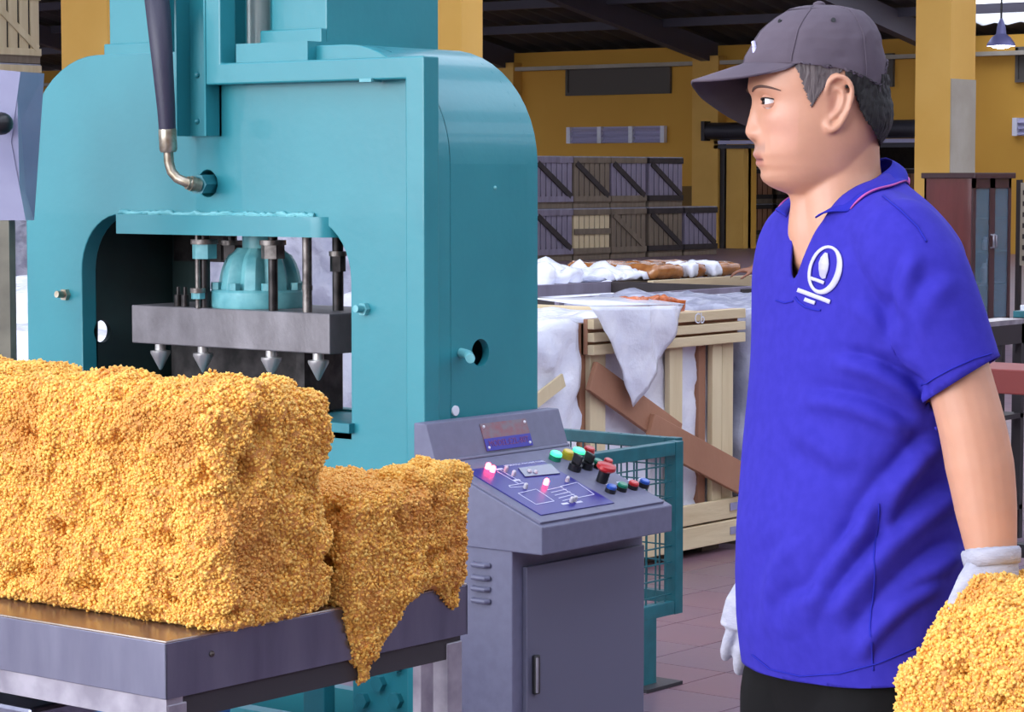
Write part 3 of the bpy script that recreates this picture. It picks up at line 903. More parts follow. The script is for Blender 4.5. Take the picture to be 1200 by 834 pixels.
def crumb_block(root, lo, hi, res, n, size, shape=None, seed=1, brown_top=0.0, rest=False, lump=.018, rnd=.03):
    V, Q = boxgrid(lo, hi, res)
    c = (np.array(lo) + np.array(hi)) / 2; hs = (np.array(hi) - np.array(lo)) / 2
    inner = np.clip(V - c, -(hs - rnd), hs - rnd)
    d = (V - c) - inner
    V = c + inner + d / np.maximum(np.linalg.norm(d, axis=1, keepdims=True), 1e-6) * rnd
    if shape: V = shape(V)
    N = vnormals(V, Q)
    s = Vector((seed * 5.3, seed * 2.1, seed * 9.7))
    def disp(p):
        p = Vector(p)
        a = noise.noise(p * 6 + s) * lump + noise.noise(p * 16 + s) * lump * .6
        w = noise.noise(p * 34 + s)
        a += w * .006
        a += .009 * (.5 - noise.voronoi(p * 44 + s)[0][0]) + lump * .85 * (.45 - noise.voronoi(p * 17 + s)[0][0])
        pit = noise.noise(p * 22 - s)
        if pit > .28: a -= (pit - .28) * .075
        return a
    dd = np.array([disp(p) for p in V])
    bottom = V[:, 2] < lo[2] + .012
    dd[bottom & (N[:, 2] < -.6)] = 0
    V = V + N * dd[:, None]
    zmin = lo[2]
    if shape is None or rest:
        V[:, 2] = np.maximum(V[:, 2], zmin)
    N = vnormals(V, Q)
    core = np_mesh('core', V, Q)
    o1 = put('core', core, 'crumb_core', root)
    # crumbs scattered over the surface
    rr = np.random.default_rng(seed)
    A = V[Q[:, 0]]; B = V[Q[:, 1]]; D = V[Q[:, 3]]; Cc = V[Q[:, 2]]
    ar = np.linalg.norm(np.cross(B - A, D - A), axis=1)
    vis = N[Q[:, 0]]
    ar = np.where(vis[:, 2] < -.8, ar * .05, ar)
    pick = rr.choice(len(Q), n, p=ar / ar.sum())
    u = rr.random((n, 1)); w = rr.random((n, 1))
    P = A[pick] * (1 - u) * (1 - w) + B[pick] * u * (1 - w) + Cc[pick] * u * w + D[pick] * (1 - u) * w
    Nn = N[Q[pick, 0]]
    r = size * (.45 + 1.0 * rr.random((n, 1)) ** 1.8)
    P = P + Nn * r * (rr.random((n, 1)) * 1.3 - .3)
    # random rotation
    q4 = rr.normal(size=(n, 4)); q4 /= np.linalg.norm(q4, axis=1, keepdims=True)
    a_, b_, c_, d_ = q4.T
    Rm = np.stack([1 - 2 * (c_ ** 2 + d_ ** 2), 2 * (b_ * c_ - a_ * d_), 2 * (b_ * d_ + a_ * c_),
                   2 * (b_ * c_ + a_ * d_), 1 - 2 * (b_ ** 2 + d_ ** 2), 2 * (c_ * d_ - a_ * b_),
                   2 * (b_ * d_ - a_ * c_), 2 * (c_ * d_ + a_ * b_), 1 - 2 * (b_ ** 2 + c_ ** 2)], 1).reshape(n, 3, 3)
    sc_ = r[:, :, None] * (.8 + .4 * rr.random((n, 1, 3)))
    jit = 1 + .14 * rr.normal(size=(n, len(IV), 1))
    VV = np.einsum('nij,nkj->nki', Rm, IV[None] * jit * sc_) + P[:, None, :]
    VV = VV.reshape(-1, 3)
    if shape is None or rest:
        VV[:, 2] = np.maximum(VV[:, 2], zmin)
    FF = (IF[None] + (np.arange(n) * len(IV))[:, None, None]).reshape(-1, 3)
    me = np_mesh('crumbs', VV, FF)
    # patches of browner and yellower crumb: colour belongs to the rubber itself
    patch = np.array([noise.noise(Vector(p) * 11 + s * 2) for p in P])
    ci = rr.integers(0, len(PAL), n)
    col = PAL[ci] * (.93 + .14 * rr.random((n, 1)))
    br = np.clip((patch - .18) * 2.0, 0, .5)[:, None]
    if brown_top:
        br = np.maximum(br, np.where(Nn[:, 2:3] > .75, brown_top * (.55 + .45 * rr.random((n, 1))), 0))
    col = col * (1 - br) + np.array(lin((208 / 255, 136 / 255, 66 / 255))) * br
    colv = np.repeat(np.concatenate([col, np.ones((n, 1))], 1), len(IV), 0).astype(np.float32)
    at = me.color_attributes.new('tint', 'FLOAT_COLOR', 'POINT')
    at.data.foreach_set('color', colv.ravel())
    return stuff(put('crumbs', me, 'crumb', root))


B1 = thing('rubber_block', 'big cuboid block of yellow crumb rubber at the table corner', 'rubber block', (-3.05, 2.87, .8), group='crumb rubber blocks')


def flare(V):                                        # spreads a little at its foot, with a rounded near edge
    V = V.copy()
    f_ = np.clip((.90 - V[:, 2]) / .1, 0, 1) ** 1.5
    V[:, 0] += f_ * .022 * (V[:, 0] > -2.9) * np.clip((3.0 - V[:, 1]) / .2, 0, 1)
    V[:, 1] -= f_ * .012 * (V[:, 1] < 2.8)
    return V


crumb_block(B1, (-3.62, 2.735, .801), (-2.757, 3.0, 1.168), .0045, 105000, .0031, shape=flare, rest=True, seed=3, lump=.022, rnd=.045)
B2 = thing('rubber_block', 'lower brown-topped block of crumb rubber overhanging the table edge behind the big block', 'rubber block', (-3.05, 3.2, .8), group='crumb rubber blocks')


def sag(V):                                          # crumb hangs down past the table edge on the near side
    V = V.copy()
    over = np.clip((V[:, 0] + 2.86) / .07, 0, 1)
    y = V[:, 1]
    tip = np.exp(-((y - 3.095) / .042) ** 2) * .115 + np.exp(-((y - 3.14) / .055) ** 2) * .05 + np.exp(-((y - 3.325) / .03) ** 2) * .045
    lowf = np.clip((.86 - V[:, 2]) / .06, 0, 1)
    V[:, 2] -= over * tip * lowf
    V[:, 0] -= np.clip(.97 - V[:, 2], 0, 1) * over * .05
    V[:, 2] += np.clip((3.06 - y) / .3, 0, 1) * .015 * (V[:, 2] > .95)
    return V


crumb_block(B2, (-3.45, 3.04, .802), (-2.757, 3.345, .984), .005, 62000, .0031, shape=sag, seed=8, brown_top=.55, lump=.006)
lump2 = thing('rubber_lump', 'loose ragged lump of crumb rubber lying on the lower block', 'rubber lump', (-2.82, 3.29, .99))
crumb_block(lump2, (-2.87, 3.21, .962), (-2.765, 3.35, 1.006), .005, 8000, .0031, seed=12, lump=.01, rnd=.02)

# ================================================================== CONTROL CONSOLE
kc = dep(635.5, 617.8, 5.65)
CX, CY, CZ = kc.x, kc.y, kc.z                        # front top edge, near corner
def oc(x, y): return on(x, y, 'X', CX)
def ocy(x, y): return on(x, y, 'Y', CY)
CYR = oc(787.8, 591.2).y                             # far end of the head
CZL = oc(635.5, 651).z
LX = ocy(599, 651.5).x                               # cabinet front
hx, hzz = ocy(511, 543).x, ocy(511, 543).z           # top of the sloping desk
rdx, rdz = ocy(498.9, 496.3).x, ocy(498.9, 496.3).z
bkx = max(ocy(475, 497).x, XR_ + .01)
con = thing('control_console', 'grey steel control console with a sloping desk of lamps and buttons', 'console', ((CX + bkx) / 2, (CY + CYR) / 2, 0))
dz = .012
prof = [(CX, CZL), (CX, CZ), (hx, hzz), (rdx, rdz), (bkx, rdz), (bkx, CZL)]
bevel(MB().prism(prof, 'Y', CY, CYR).build('console_head', 'console', con, smooth=False), .003)
CB1 = on(753, 700, 'X', LX).y
bevel(MB().box((bkx, CY + .004, 0.03), (LX, CB1, CZL + .01)).build('cabinet_body', 'console', con, smooth=False), .003)
MB().box((bkx + .02, CY + .02, 0), (LX - .02, CB1 - .02, .03)).build('plinth', 'black_plastic', con, smooth=False)
d0 = on(612, 664, 'X', LX); d1 = on(745, 640, 'X', LX)
cd_ = MB().box((LX, d0.y, .06), (LX + .014, CB1 - .012, d0.z)).build('cabinet_door', 'console_door', con, bevel=.002, smooth=False)
hb = on(625, 790, 'X', LX + .014)
hd = MB().box((LX + .014, hb.y - .006, hb.z - .045), (LX + .026, hb.y + .012, hb.z + .045)); hd.build('door_handle', 'black_plastic', cd_, bevel=.003, smooth=False)
MB().box((LX + .026, hb.y - .006, hb.z - .04), (LX + .03, hb.y - .001, hb.z + .04)).build('handle_edge', 'bracket', cd_, smooth=False)
for y in (662, 677, 690, 704):
    q = ocy(566, y)
    MB().tube([(q.x - .03, CY + .002, q.z), (q.x - .026, CY - .006, q.z), (q.x + .012, CY - .006, q.z), (q.x + .016, CY + .002, q.z)], .006, 10).build('vent_louvre', 'console', con)

# the desk plane
dn = Vector((hzz - CZ, 0, CX - hx)).normalized()     # outward normal of the sloping desk
du = Vector((0, 1, 0)); dv = Vector((hx - CX, 0, hzz - CZ)).normalized()
desk_o = Vector((CX, CY, CZ))
def deskpt(x, y, lift=0.0):
    d = ray(x, y); t = (desk_o - EYE).dot(dn) / d.dot(dn)
    return EYE + d * t + dn * lift
DL = (Vector((hx, 0, hzz)) - Vector((CX, 0, CZ))).length
def desk_uv(u, v, lift=0): return desk_o + du * u + dv * v + dn * lift
def plate(u0, u1, v0, v1, l0, l1):
    ps = [desk_uv(u, v, l) for l in (l0, l1) for u, v in ((u0, v0), (u1, v0), (u1, v1), (u0, v1))]
    return MB().add(ps, [(3, 2, 1, 0), (4, 5, 6, 7), (0, 1, 5, 4), (1, 2, 6, 5), (2, 3, 7, 6), (3, 0, 4, 7)])
W_ = CYR - CY
lid = plate(.006, W_ - .02, .012, DL - .012, 0, .006).build('desk_lid', 'console', con, bevel=.001, smooth=False)
ba, bb = deskpt(633, 607), deskpt(716, 591)
def uv(p): return (p - desk_o).dot(du), (p - desk_o).dot(dv)
u0, v0 = uv(ba); u1, _ = uv(bb); v1 = uv(deskpt(641, 541))[1]
u0 = max(u0, .012)
v1 = min(v1, DL - .014)
pan = plate(u0, u1, v0, v1, .006, .0085).build('indicator_panel', 'blue_panel', con, smooth=False)


def on_panel(x, y, l=.009): return deskpt(x, y, l)


def pline(pts, w=.0022, l=.0090, name='printed_line'):
    mb = MB()
    P_ = [on_panel(*p, l) for p in pts]
    for a, b in zip(P_, P_[1:]):
        mb.bar(a, b, w, .0004, up=dn)
    return mb.build(name, 'white_print', pan, smooth=False)


pline([(606, 582), (627, 577), (648, 591), (627, 595), (606, 582)])
pline([(655, 574), (675, 569), (695, 583), (676, 587), (655, 574)])
for k in range(5):
    pline([(640 + k * 4.5, 578 + k * 3.2), (658 + k * 4.5, 574 + k * 3.0)])
pline([(581, 556), (607, 571)]); pline([(584, 554), (612, 570)]); pline([(595, 573), (613, 570), (615, 574)]); pline([(595, 573), (597, 575), (615, 574)])
ha, hb_ = on_panel(590, 550), on_panel(637, 544)
hm = frame_mtx((ha + hb_) / 2, hb_ - ha, dv)
text_part('panel_heading', 'HYDRAULIC MACHINE PANEL', (hb_ - ha).length / 13.5, hm, 'white_print', pan)
sa = [on_panel(606, 553, .011), on_panel(644, 548, .011), on_panel(655, 559, .011), on_panel(614, 563, .011)]
sp = MB().add([p - dn * .003 for p in sa] + sa, [(0, 1, 2, 3), (4, 5, 6, 7), (0, 1, 5, 4), (1, 2, 6, 5), (2, 3, 7, 6), (3, 0, 4, 7)])
scr = sp.build('display', 'screen', con, smooth=False)
for x, y in ((619, 557), (626, 558)):
    q = on_panel(x, y, .011); MB().ball(q, .006).build('display_lamp', 'led_off', scr)


def led(x, y, m, r=.0065):
    q = on_panel(x, y, .008)
    mb = MB().cyl(q, q + dn * .010, r, 14); mb.ball(q + dn * .010, r, 14, 8)
    mb.build('indicator_light', m, con)


for x, y in ((570, 553), (575.5, 556.5), (638, 571.5)):
    led(x, y, 'lamp_red')
for x, y in ((591, 556), (600, 561), (614, 576), (663, 568), (668, 592), (672, 591)):
    led(x, y, 'led_off', .005)
for x, y in ((584, 553.5), (604, 566.5), (661, 594), (677, 592)):
    q = on_panel(x, y, .0088); MB().bar(q - du * .012, q + du * .012, .007, .0008, up=dn).build('printed_tab', 'white_print', pan, smooth=False)


def button(x, y, m, r=.0155, h=.018, ring='black_plastic', lens_h=.008):
    q = deskpt(x, y, .006)
    base = MB().cyl(q - dn * .001, q + dn * h, r, 20); o = base.build('push_button', ring, con)
    MB().tube([q + dn * h, q + dn * (h + lens_h * .7), q + dn * (h + lens_h)], [r * .92, r * .92, r * .75], 20).build('lens', m, o)
    return o


button(649, 541, 'lamp_green', .0155, .012, 'green_plastic'); button(663, 539, 'yellow_plastic', .0145, .012, 'yellow_plastic')
button(675.5, 538, 'lamp_green', .017, .014, 'green_plastic'); button(688, 535, 'red_plastic', .0145, .012, 'red_plastic')
def selector(x, y):
    q = deskpt(x, y, .006)
    o = MB().cyl(q, q + dn * .016, .016, 20).build('selector_switch', 'black_plastic', con)
    MB().bar(q + dn * .028 - dv * .013, q + dn * .028 + dv * .013, .008, .024, up=dn).build('switch_knob', 'black_plastic', o, bevel=.002)
selector(672, 553); selector(686, 551)
button(698, 550, 'green_plastic', .013, .012); button(710, 549, 'red_plastic', .012, .012)
q = deskpt(704, 567, .006)
es = MB().cyl(q, q + dn * .03, .014, 20).build('emergency_stop', 'black_plastic', con)
MB().tube([q + dn * .03, q + dn * .036, q + dn * .044, q + dn * .047], [.018, .024, .023, .016], 24).build('mushroom_head', 'red_plastic', es)
for x, m in ((714, 'blue_plastic'), (727, 'green_plastic'), (740, 'red_plastic'), (753, 'blue_plastic')):
    y = 579 - (x - 714) * .17
    button(x, y, m, .0135, .01)
    qq = deskpt(x - 2, y - 9, .0062); MB().bar(qq - du * .009, qq + du * .009, .007, .0008, up=dn).build('printed_tab', 'white_print', con, smooth=False)
# hinge lip at the top of the desk
MB().tube([desk_uv(.01, DL - .004, .004), desk_uv(W_ - .01, DL - .004, .004)], .005, 10).build('hinge', 'console', con)
# name plate on the riser
rn = Vector((rdz - hzz, 0, hx - rdx)).normalized(); rv = Vector((rdx - hx, 0, rdz - hzz)).normalized()
ro = Vector((hx, CY, hzz))
def riser(x, y, l=.001):
    d = ray(x, y); t = (ro - EYE).dot(rn) / d.dot(rn)
    return EYE + d * t + rn * l
pa = [riser(556, 497.5), riser(613, 489), riser(624, 522), riser(570, 529)]
uu0 = min((pa[0] - ro).y, (pa[3] - ro).y); 
def rplate(u0, u1, v0, v1, l0, l1):
    ps = [ro + du * u + rv * v + rn * l for l in (l0, l1) for u, v in ((u0, v0), (u1, v0), (u1, v1), (u0, v1))]
    return MB().add(ps, [(3, 2, 1, 0), (4, 5, 6, 7), (0, 1, 5, 4), (1, 2, 6, 5), (2, 3, 7, 6), (3, 0, 4, 7)])
va = (pa[3] - ro).dot(rv); vb = (pa[0] - ro).dot(rv); ua = (pa[3] - ro).y; ub = (pa[2] - ro).y
va = max(va, .004)
npl = rplate(ua, ub, va, vb, 0, .002).build('name_plate', 'plate_grey', con, smooth=False)
rplate(ua, ub, va, va + (vb - va) * .45, .002, .003).build('plate_band', 'plate_blue', npl, smooth=False)
tm = frame_mtx(ro + du * ((ua + ub) / 2) + rv * (va + (vb - va) * .24) + rn * .0034, du, rv)
text_part('plate_lettering', 'MODEL:EZL-80T', (ub - ua) / 8.2, tm, 'dull_red_print', npl)
for u in (ua + .01, ub - .01):
    for v in (va + .008, vb - .008):
        MB().ball(ro + du * u + rv * v + rn * .003, .0035).build('screw', 'paper', npl)

# ================================================================== MESH GUARD
GX = -4.345
gc = on(800, 512, 'X', GX); gb = on(800, 706, 'X', GX)
GY, GZ1, GZ0 = gc.y, gc.z, gb.z
guard = thing('mesh_guard', 'teal framed wire mesh guard standing beside the grey console', 'guard', (GX - .03, GY, 0))
gy0 = 5.02
def gp(name, a, b, w=.04): MB().box([min(a[i], b[i]) for i in range(3)], [max(a[i], b[i]) for i in range(3)]).build(name, 'teal_guard', guard, bevel=.002, smooth=False)
# front panel, facing the console
gp('top_rail', (GX, gy0 + .041, GZ1 - .045), (GX + .034, GY - .086, GZ1 - .006)); gp('bottom_rail', (GX, gy0 + .041, GZ0 - .019), (GX + .034, GY - .086, GZ0 + .02))
gp('post', (GX, GY - .085, GZ0 - .02), (GX + .035, GY - .045, GZ1 - .005)); gp('post', (GX, gy0, GZ0 - .02), (GX + .035, gy0 + .04, GZ1 - .005))
# return panel, running back beside it
gp('corner_post', (GX - .04, GY - .035, GZ0), (GX, GY, GZ1)); gp('top_rail', (GX - .75, GY - .034, GZ1 - .035), (GX - .041, GY - .001, GZ1 - .001)); gp('bottom_rail', (GX - .75, GY - .034, GZ0 + .001), (GX - .041, GY - .001, GZ0 + .035)); gp('post', (GX - .79, GY - .035, GZ0), (GX - .75, GY, GZ1))
lgp = on(751, 805, 'Z', 0)
gp('support_leg', (lgp.x - .035, lgp.y - .04, 0), (lgp.x + .035, lgp.y + .03, GZ0)); MB().box((lgp.x - .08, lgp.y - .08, 0.004), (lgp.x + .08, lgp.y + .1, .014)).build('base_plate', 'frame_dark', guard, smooth=False)
gp('support_leg', (GX - .79, GY - .035, 0), (GX - .75, GY, GZ0))
wm = MB()
for y in np.arange(gy0 + .06, GY - .07, .048): wm.bar((GX + .015, y, GZ0), (GX + .015, y, GZ1 - .02), .004, .004)
for z in np.arange(GZ0 + .04, GZ1 - .04, .048): wm.bar((GX + .019, gy0, z), (GX + .019, GY - .06, z), .004, .004)
for x in np.arange(GX - .74, GX, .048): wm.bar((x, GY - .02, GZ0), (x, GY - .02, GZ1), .004, .004)
for z in np.arange(GZ0 + .03, GZ1, .048): wm.bar((GX - .76, GY - .016, z), (GX, GY - .016, z), .004, .004)
stuff(wm.build('wire_mesh', 'teal_guard', guard, smooth=False))
for z in (GZ0 + .12, GZ1 - .1): MB().cyl((GX + .01, GY - .04, z - .03), (GX + .01, GY - .04, z + .03), .012, 12).build('hinge', 'teal_guard', guard)

# ================================================================== CRATES
def make_crate(w, d, h, slat_m, rail_m, brace_m, label, group, nslat=7, brace=1, liner='liner'):
    """slatted timber crate on a pallet; front looks to +X (width w along Y), side to -Y (depth d along X)"""
    t = thing('timber_crate', label, 'crate', (0, 0, 0), 0, group)
    p = .11
    def b(name, lo, hi, m): return MB().box(lo, hi).build(name, m, t, smooth=False)
    b('pallet_deck', (-d / 2, -w / 2, p - .025), (d / 2, w / 2, p), 'wood_tan')
    for x in (-d / 2 + .06, 0, d / 2 - .06): b('pallet_runner', (x - .05, -w / 2, 0), (x + .05, w / 2, p - .025), 'wood_tan')
    b('liner', (-d / 2 + .03, -w / 2 + .03, p), (d / 2 - .03, w / 2 - .03, h - .01), liner)
    sw = w / nslat * .8
    me = MB().box((-.01, -sw / 2, p), (.01, sw / 2, h)).mesh('slat', smooth=False)
    for k in range(nslat):
        o = put('slat', me, slat_m, t); o.location = (d / 2 - .012, -w / 2 + (k + .5) * w / nslat, 0)
    sd = d / nslat * .8
    me = MB().box((-sd / 2, -.01, p), (sd / 2, .01, h)).mesh('slat', smooth=False)
    for k in range(nslat):
        o = put('slat', me, slat_m, t); o.location = (-d / 2 + (k + .5) * d / nslat, -w / 2 + .012, 0)
    rh = .1
    for z in (p, h - rh):
        b('rail', (d / 2, -w / 2, z), (d / 2 + .02, w / 2, z + rh), rail_m)
        b('rail', (-d / 2, -w / 2 - .02, z), (d / 2 + .02, -w / 2, z + rh), rail_m)
    if brace == 1:
        MB().bar((d / 2 + .012, -w / 2 + .06, h - rh), (d / 2 + .012, w / 2 - .06, p + rh), .024, .1, up=(0, .7, .7)).build('brace', brace_m, t, smooth=False)
    elif brace == 2:
        b('brace', (d / 2, -w / 2, (h + p) / 2 - .05), (d / 2 + .02, w / 2, (h + p) / 2 + .05), brace_m)
    b('lid_film', (-d / 2, -w / 2, h), (d / 2, w / 2, h + .02), 'plastic_grey')
    return t


GF = 'crates stacked against the far ochre wall'
kinds = {}
XF = dep(672, 306, 45).x
edges = [612, 672, 715, 758, 802, 840]
ys = [on(e, 300, 'X', XF).y for e in edges]
cw = sum(ys[i + 1] - ys[i] for i in range(1, 5)) / 4
order_top = ['lav', 'tan', 'grey', 'lavdark']
order_bot = ['lav', 'cream', 'tanplain', 'greydark', 'lavdark']
spec = {'lav': ('wood_grey', 'wood_grey', 'wood_dark', 1, 'grey lavender slats with a dark diagonal brace'),
        'tan': ('wood_tan', 'wood_tan', 'wood_dark', 1, 'weathered tan slats with a dark diagonal brace'),
        'grey': ('wood_grey', 'wood_tan', 'wood_dark', 1, 'grey slats, tan rails and a dark diagonal brace'),
        'lavdark': ('wood_grey', 'wood_dark', 'wood_dark', 1, 'grey slats with near-black rails and diagonal brace'),
        'cream': ('wood_cream', 'wood_tan', 'wood_tan', 2, 'pale cream slats with a level middle rail'),
        'tanplain': ('wood_tan', 'wood_tan', 'wood_tan', 1, 'tan slats and a tan diagonal brace'),
        'greydark': ('wood_tan', 'wood_dark', 'wood_dark', 1, 'tan slats with near-black rails and diagonal brace')}
CH = .92
for tier, order in ((1, order_top), (0, order_bot)):
    for i, kd in enumerate(order):
        sl, ra, bc, st, desc = spec[kd]
        lab = 'crate of ' + desc + (', on the upper tier' if tier else ', on the bottom tier')
        t = make_crate(cw - .06, 1.0, CH - .03, sl, ra, bc, lab, GF, 7, st)
        t.location = (XF - .5, (ys[i] + ys[i + 1]) / 2 if i else ys[1] - cw / 2, tier * CH + (.004 if not tier else 0))
# tall stack behind the steel chute
GL = 'tall crate stack behind the press'
pc = dep(62, 200, 37)
wrd = ('bottom', 'second lowest', 'second highest', 'topmost')
for k in range(4):
    t = make_crate(1.0, 1.0, 1.0, 'wood_cream', 'wood_cream', 'wood_cream', 'pale slatted crate, %s of the tall stack behind the steel chute' % wrd[k], GL, 5, 1, 'wood_dark')
    t.location = (pc.x - .62, pc.y - .6, k * 1.03 + .004)

# ---- the open crate beside the guard
AX = -5.68
ca = thing('open_crate', 'open pale timber crate with brown diagonal planks and a plastic liner, beside the guard', 'crate', (AX - .5, 8.04, 0))
def oa(x, y, dx=0): return on(x, y, 'X', AX + dx)
A0, A1 = oa(688, 500).y, oa(864, 500).y
ztop = oa(864, 360).z
def ab(name, y0, y1, z0, z1, x0, x1, m): return MB().box((AX + x0, y0, z0), (AX + x1, y1, z1)).build(name, m, ca, bevel=.003, smooth=False)
for y in (A0 + .06, (A0 + A1) / 2, A1 - .12):
    for x in (-.1, -.55, -1.0):
        ab('pallet_block', y - .05, y + .07, .004, .1, x - .05, x + .05, 'wood_tan')
ab('pallet_deck', A0, A1, .1, .125, -1.05, .0, 'wood_tan')
zb0, zb1, zb2 = oa(864, 631).z, oa(864, 605).z, oa(864, 581).z
ab('bottom_board', A0, A1 + .01, zb0, zb1 - .004, .0, .025, 'wood_cream_h'); ab('bottom_board', A0, A1, zb1 + .004, zb2, .0, .022, 'wood_cream_h')
zs_ = [oa(864, y).z for y in (361, 372, 376, 386, 389, 400)]
for k, m in ((0, 'wood_cream_h'), (2, 'wood_cream_h'), (4, 'wood_cream_h')):
    ab('top_board', A0, A1 + .012, zs_[k + 1], zs_[k], .0, .03, m)
ab('top_board', A0, A1, zs_[5], zs_[0], -.02, .0, 'wood_brown')
for x0, x1, m, dx in ((687, 694, 'wood_brown', -.03), (693, 711, 'wood_cream', -.005), (786, 801, 'wood_cream', -.005), (826, 834, 'wood_brown', -.03), (836, 847, 'wood_cream', -.005), (849, 862, 'wood_cream', -.012)):
    ab('upright', oa(x0, 500).y, oa(x1, 500).y, .125, ztop - .02, dx - .025, dx, m)
ab('side_upright', A1 - .03, A1, .125, ztop - .02, -.2, -.1, 'wood_tan'); ab('back_board', A0, A1, .125, ztop - .05, -1.05, -1.03, 'wood_tan')
ab('side_board', A0, A0 + .02, ztop - .14, ztop - .02, -1.03, -.03, 'wood_cream_h'); ab('side_board', A1 - .02, A1, ztop - .14, ztop - .02, -1.03, -.03, 'wood_cream_h')
for a, b, wd, off in (((690, 440), (790, 512), .115, .012), ((752, 502), (864, 562), .125, .034)):
    MB().bar(oa(*a) + Vector((off, 0, 0)), oa(*b) + Vector((off, 0, 0)), .022, wd, up=(0, .6, .8)).build('diagonal_plank', 'wood_brown', ca, bevel=.003, smooth=False)
tmx = frame_mtx(oa(812, 373) + Vector((.0315, 0, 0)), (0, 1, 0), (0, 0, 1))
text_part('chalk_mark', 'Cb', .06, tmx, 'paper', ca)
for y in (592, 620):
    q = oa(855, y); MB().box((AX + .026, q.y - .035, q.z - .015), (AX + .028, q.y + .03, q.z + .015)).build('printed_stamp', 'blue_panel' if 0 else 'liner', ca, smooth=False)
V, Q = crinkle_box((AX - 1.0, A0 + .05, .13), (AX - .045, A1 - .04, ztop - .03), .03, .022, 7, 4)
put('plastic_liner', np_mesh('plastic_liner', V, Q), 'plastic', ca)
# orange rubber crumb heaped in it
for k, (x, y) in enumerate(((738, 353), (752, 352), (768, 351), (781, 352))):
    p = on(x, y + 1, 'X', AX - .16)
    rb = thing('orange_rubber_piece', 'glossy orange rubber piece heaped on the liner of the open crate', 'rubber piece', (p.x, p.y, ztop - .03), group='orange rubber pieces in the open crate')
    V, Q = boxgrid((p.x - .07, p.y - .03, ztop - .004), (p.x + .07, p.y + .03, p.z + .014), .012)
    cc = V.mean(0)
    V = np.array([list(Vector(v) + (Vector(v) - Vector(cc)) * .0 + noise.noise_vector(Vector(v) * 20 + Vector((k, 0, 0))) * .02) for v in V])
    put('body', np_mesh('body', V, Q), 'orange_bale', rb)
# plastic flap hanging over the front
def flap():
    a, b, c = oa(690, 359, .04), oa(802, 357, .04), oa(744, 477, .06)
    n = 22; pts = []; idx = {}; fs = []
    for i in range(n + 1):
        for j in range(n + 1 - i):
            u, v = i / n, j / n
            p = a * (1 - u - v) + b * u + c * v
            bulge = .045 * (1 - abs(2 * u + v - 1)) * (1 - v) + .02 * abs(noise.noise(p * 9)) + .012 * math.sin(18 * u + 5 * v)
            p = p + Vector((bulge, 0, 0))
            idx[i, j] = len(pts); pts.append(p)
    for i in range(n):
        for j in range(n - i):
            fs.append((idx[i, j], idx[i + 1, j], idx[i, j + 1]))
            if j < n - i - 1: fs.append((idx[i + 1, j], idx[i + 1, j + 1], idx[i, j + 1]))
    o0 = len(pts)                                    # fold back over the rim into the crate
    mb = MB().add(pts, fs)
    o = mb.build('plastic_flap', 'plastic', ca, ang=60)
    s = o.modifiers.new('thick', 'SOLIDIFY'); s.thickness = .003
    e = MB().add([a + Vector((.0, 0, .0)), b, b + Vector((-.25, 0, .02)), a + Vector((-.25, 0, .02))], [(0, 1, 2, 3)]).build('plastic_rim', 'plastic', ca)
    s = e.modifiers.new('thick', 'SOLIDIFY'); s.thickness = .004


flap()


def wrapped(name, label, lo, hi, m, seed, amp=.03, fr=5, group=None, boards=True):
    t = thing(name, label, 'wrapped crate', ((lo[0] + hi[0]) / 2, (lo[1] + hi[1]) / 2, 0), group=group)
    V, Q = crinkle_box((lo[0], lo[1], .13), hi, .035, amp, fr, seed)
    put('plastic_wrap', np_mesh('plastic_wrap', V, Q), m, t)
    for y in np.linspace(lo[1] + .07, hi[1] - .07, 3):
        for x in (lo[0] + .1, hi[0] - .1):
            MB().cbox((x, y, .05), (.1, .12, .092)).build('pallet_block', 'wood_tan', t, smooth=False)
    MB().box((lo[0], lo[1], .096), (hi[0], hi[1], .13)).build('pallet_deck', 'wood_tan', t, smooth=False)
    return t


y = on(630, 450, 'X', AX).y
WG = 'plastic-wrapped crates behind the press'
wc = wrapped('wrapped_crate', 'milky plastic-wrapped crate between the press and the open timber crate', (AX - 1.0, A0 - 1.02, 0), (AX - .0, A0 - .03, ztop - .01), 'plastic', 2)
q = oa(640, 452); MB().bar(oa(628, 470, .03), oa(660, 445, .03), .01, .05, up=(0, .5, .8)).build('taped_slat', 'wood_cream', wc, smooth=False)
wrapped('wrapped_crate', 'milky plastic-wrapped crate seen through the press opening', (AX - 1.1, A0 - 2.15, 0), (AX - .1, A0 - 1.1, 1.0), 'plastic', 5)
wrapped('wrapped_crate', 'grey plastic-wrapped crate beyond the open timber crate, behind the worker', (AX - .95, A1 + .07, 0), (AX + .0, A1 + .95, ztop), 'plastic_grey', 7)
p = dep(12, 430, 10.8)
wrapped('wrapped_crate', 'white plastic-wrapped crate behind the olive post beside the press', (p.x - .9, p.y - .3, 0), (p.x + .5, p.y + .7, 1.02), 'plastic', 9)
wrapped('wrapped_crate', 'grey plastic-wrapped crate standing at the back of the olive post', (p.x - 3.6, p.y + 3.6, 0), (p.x - 1.3, p.y + 4.6, 1.3), 'plastic_grey', 11)

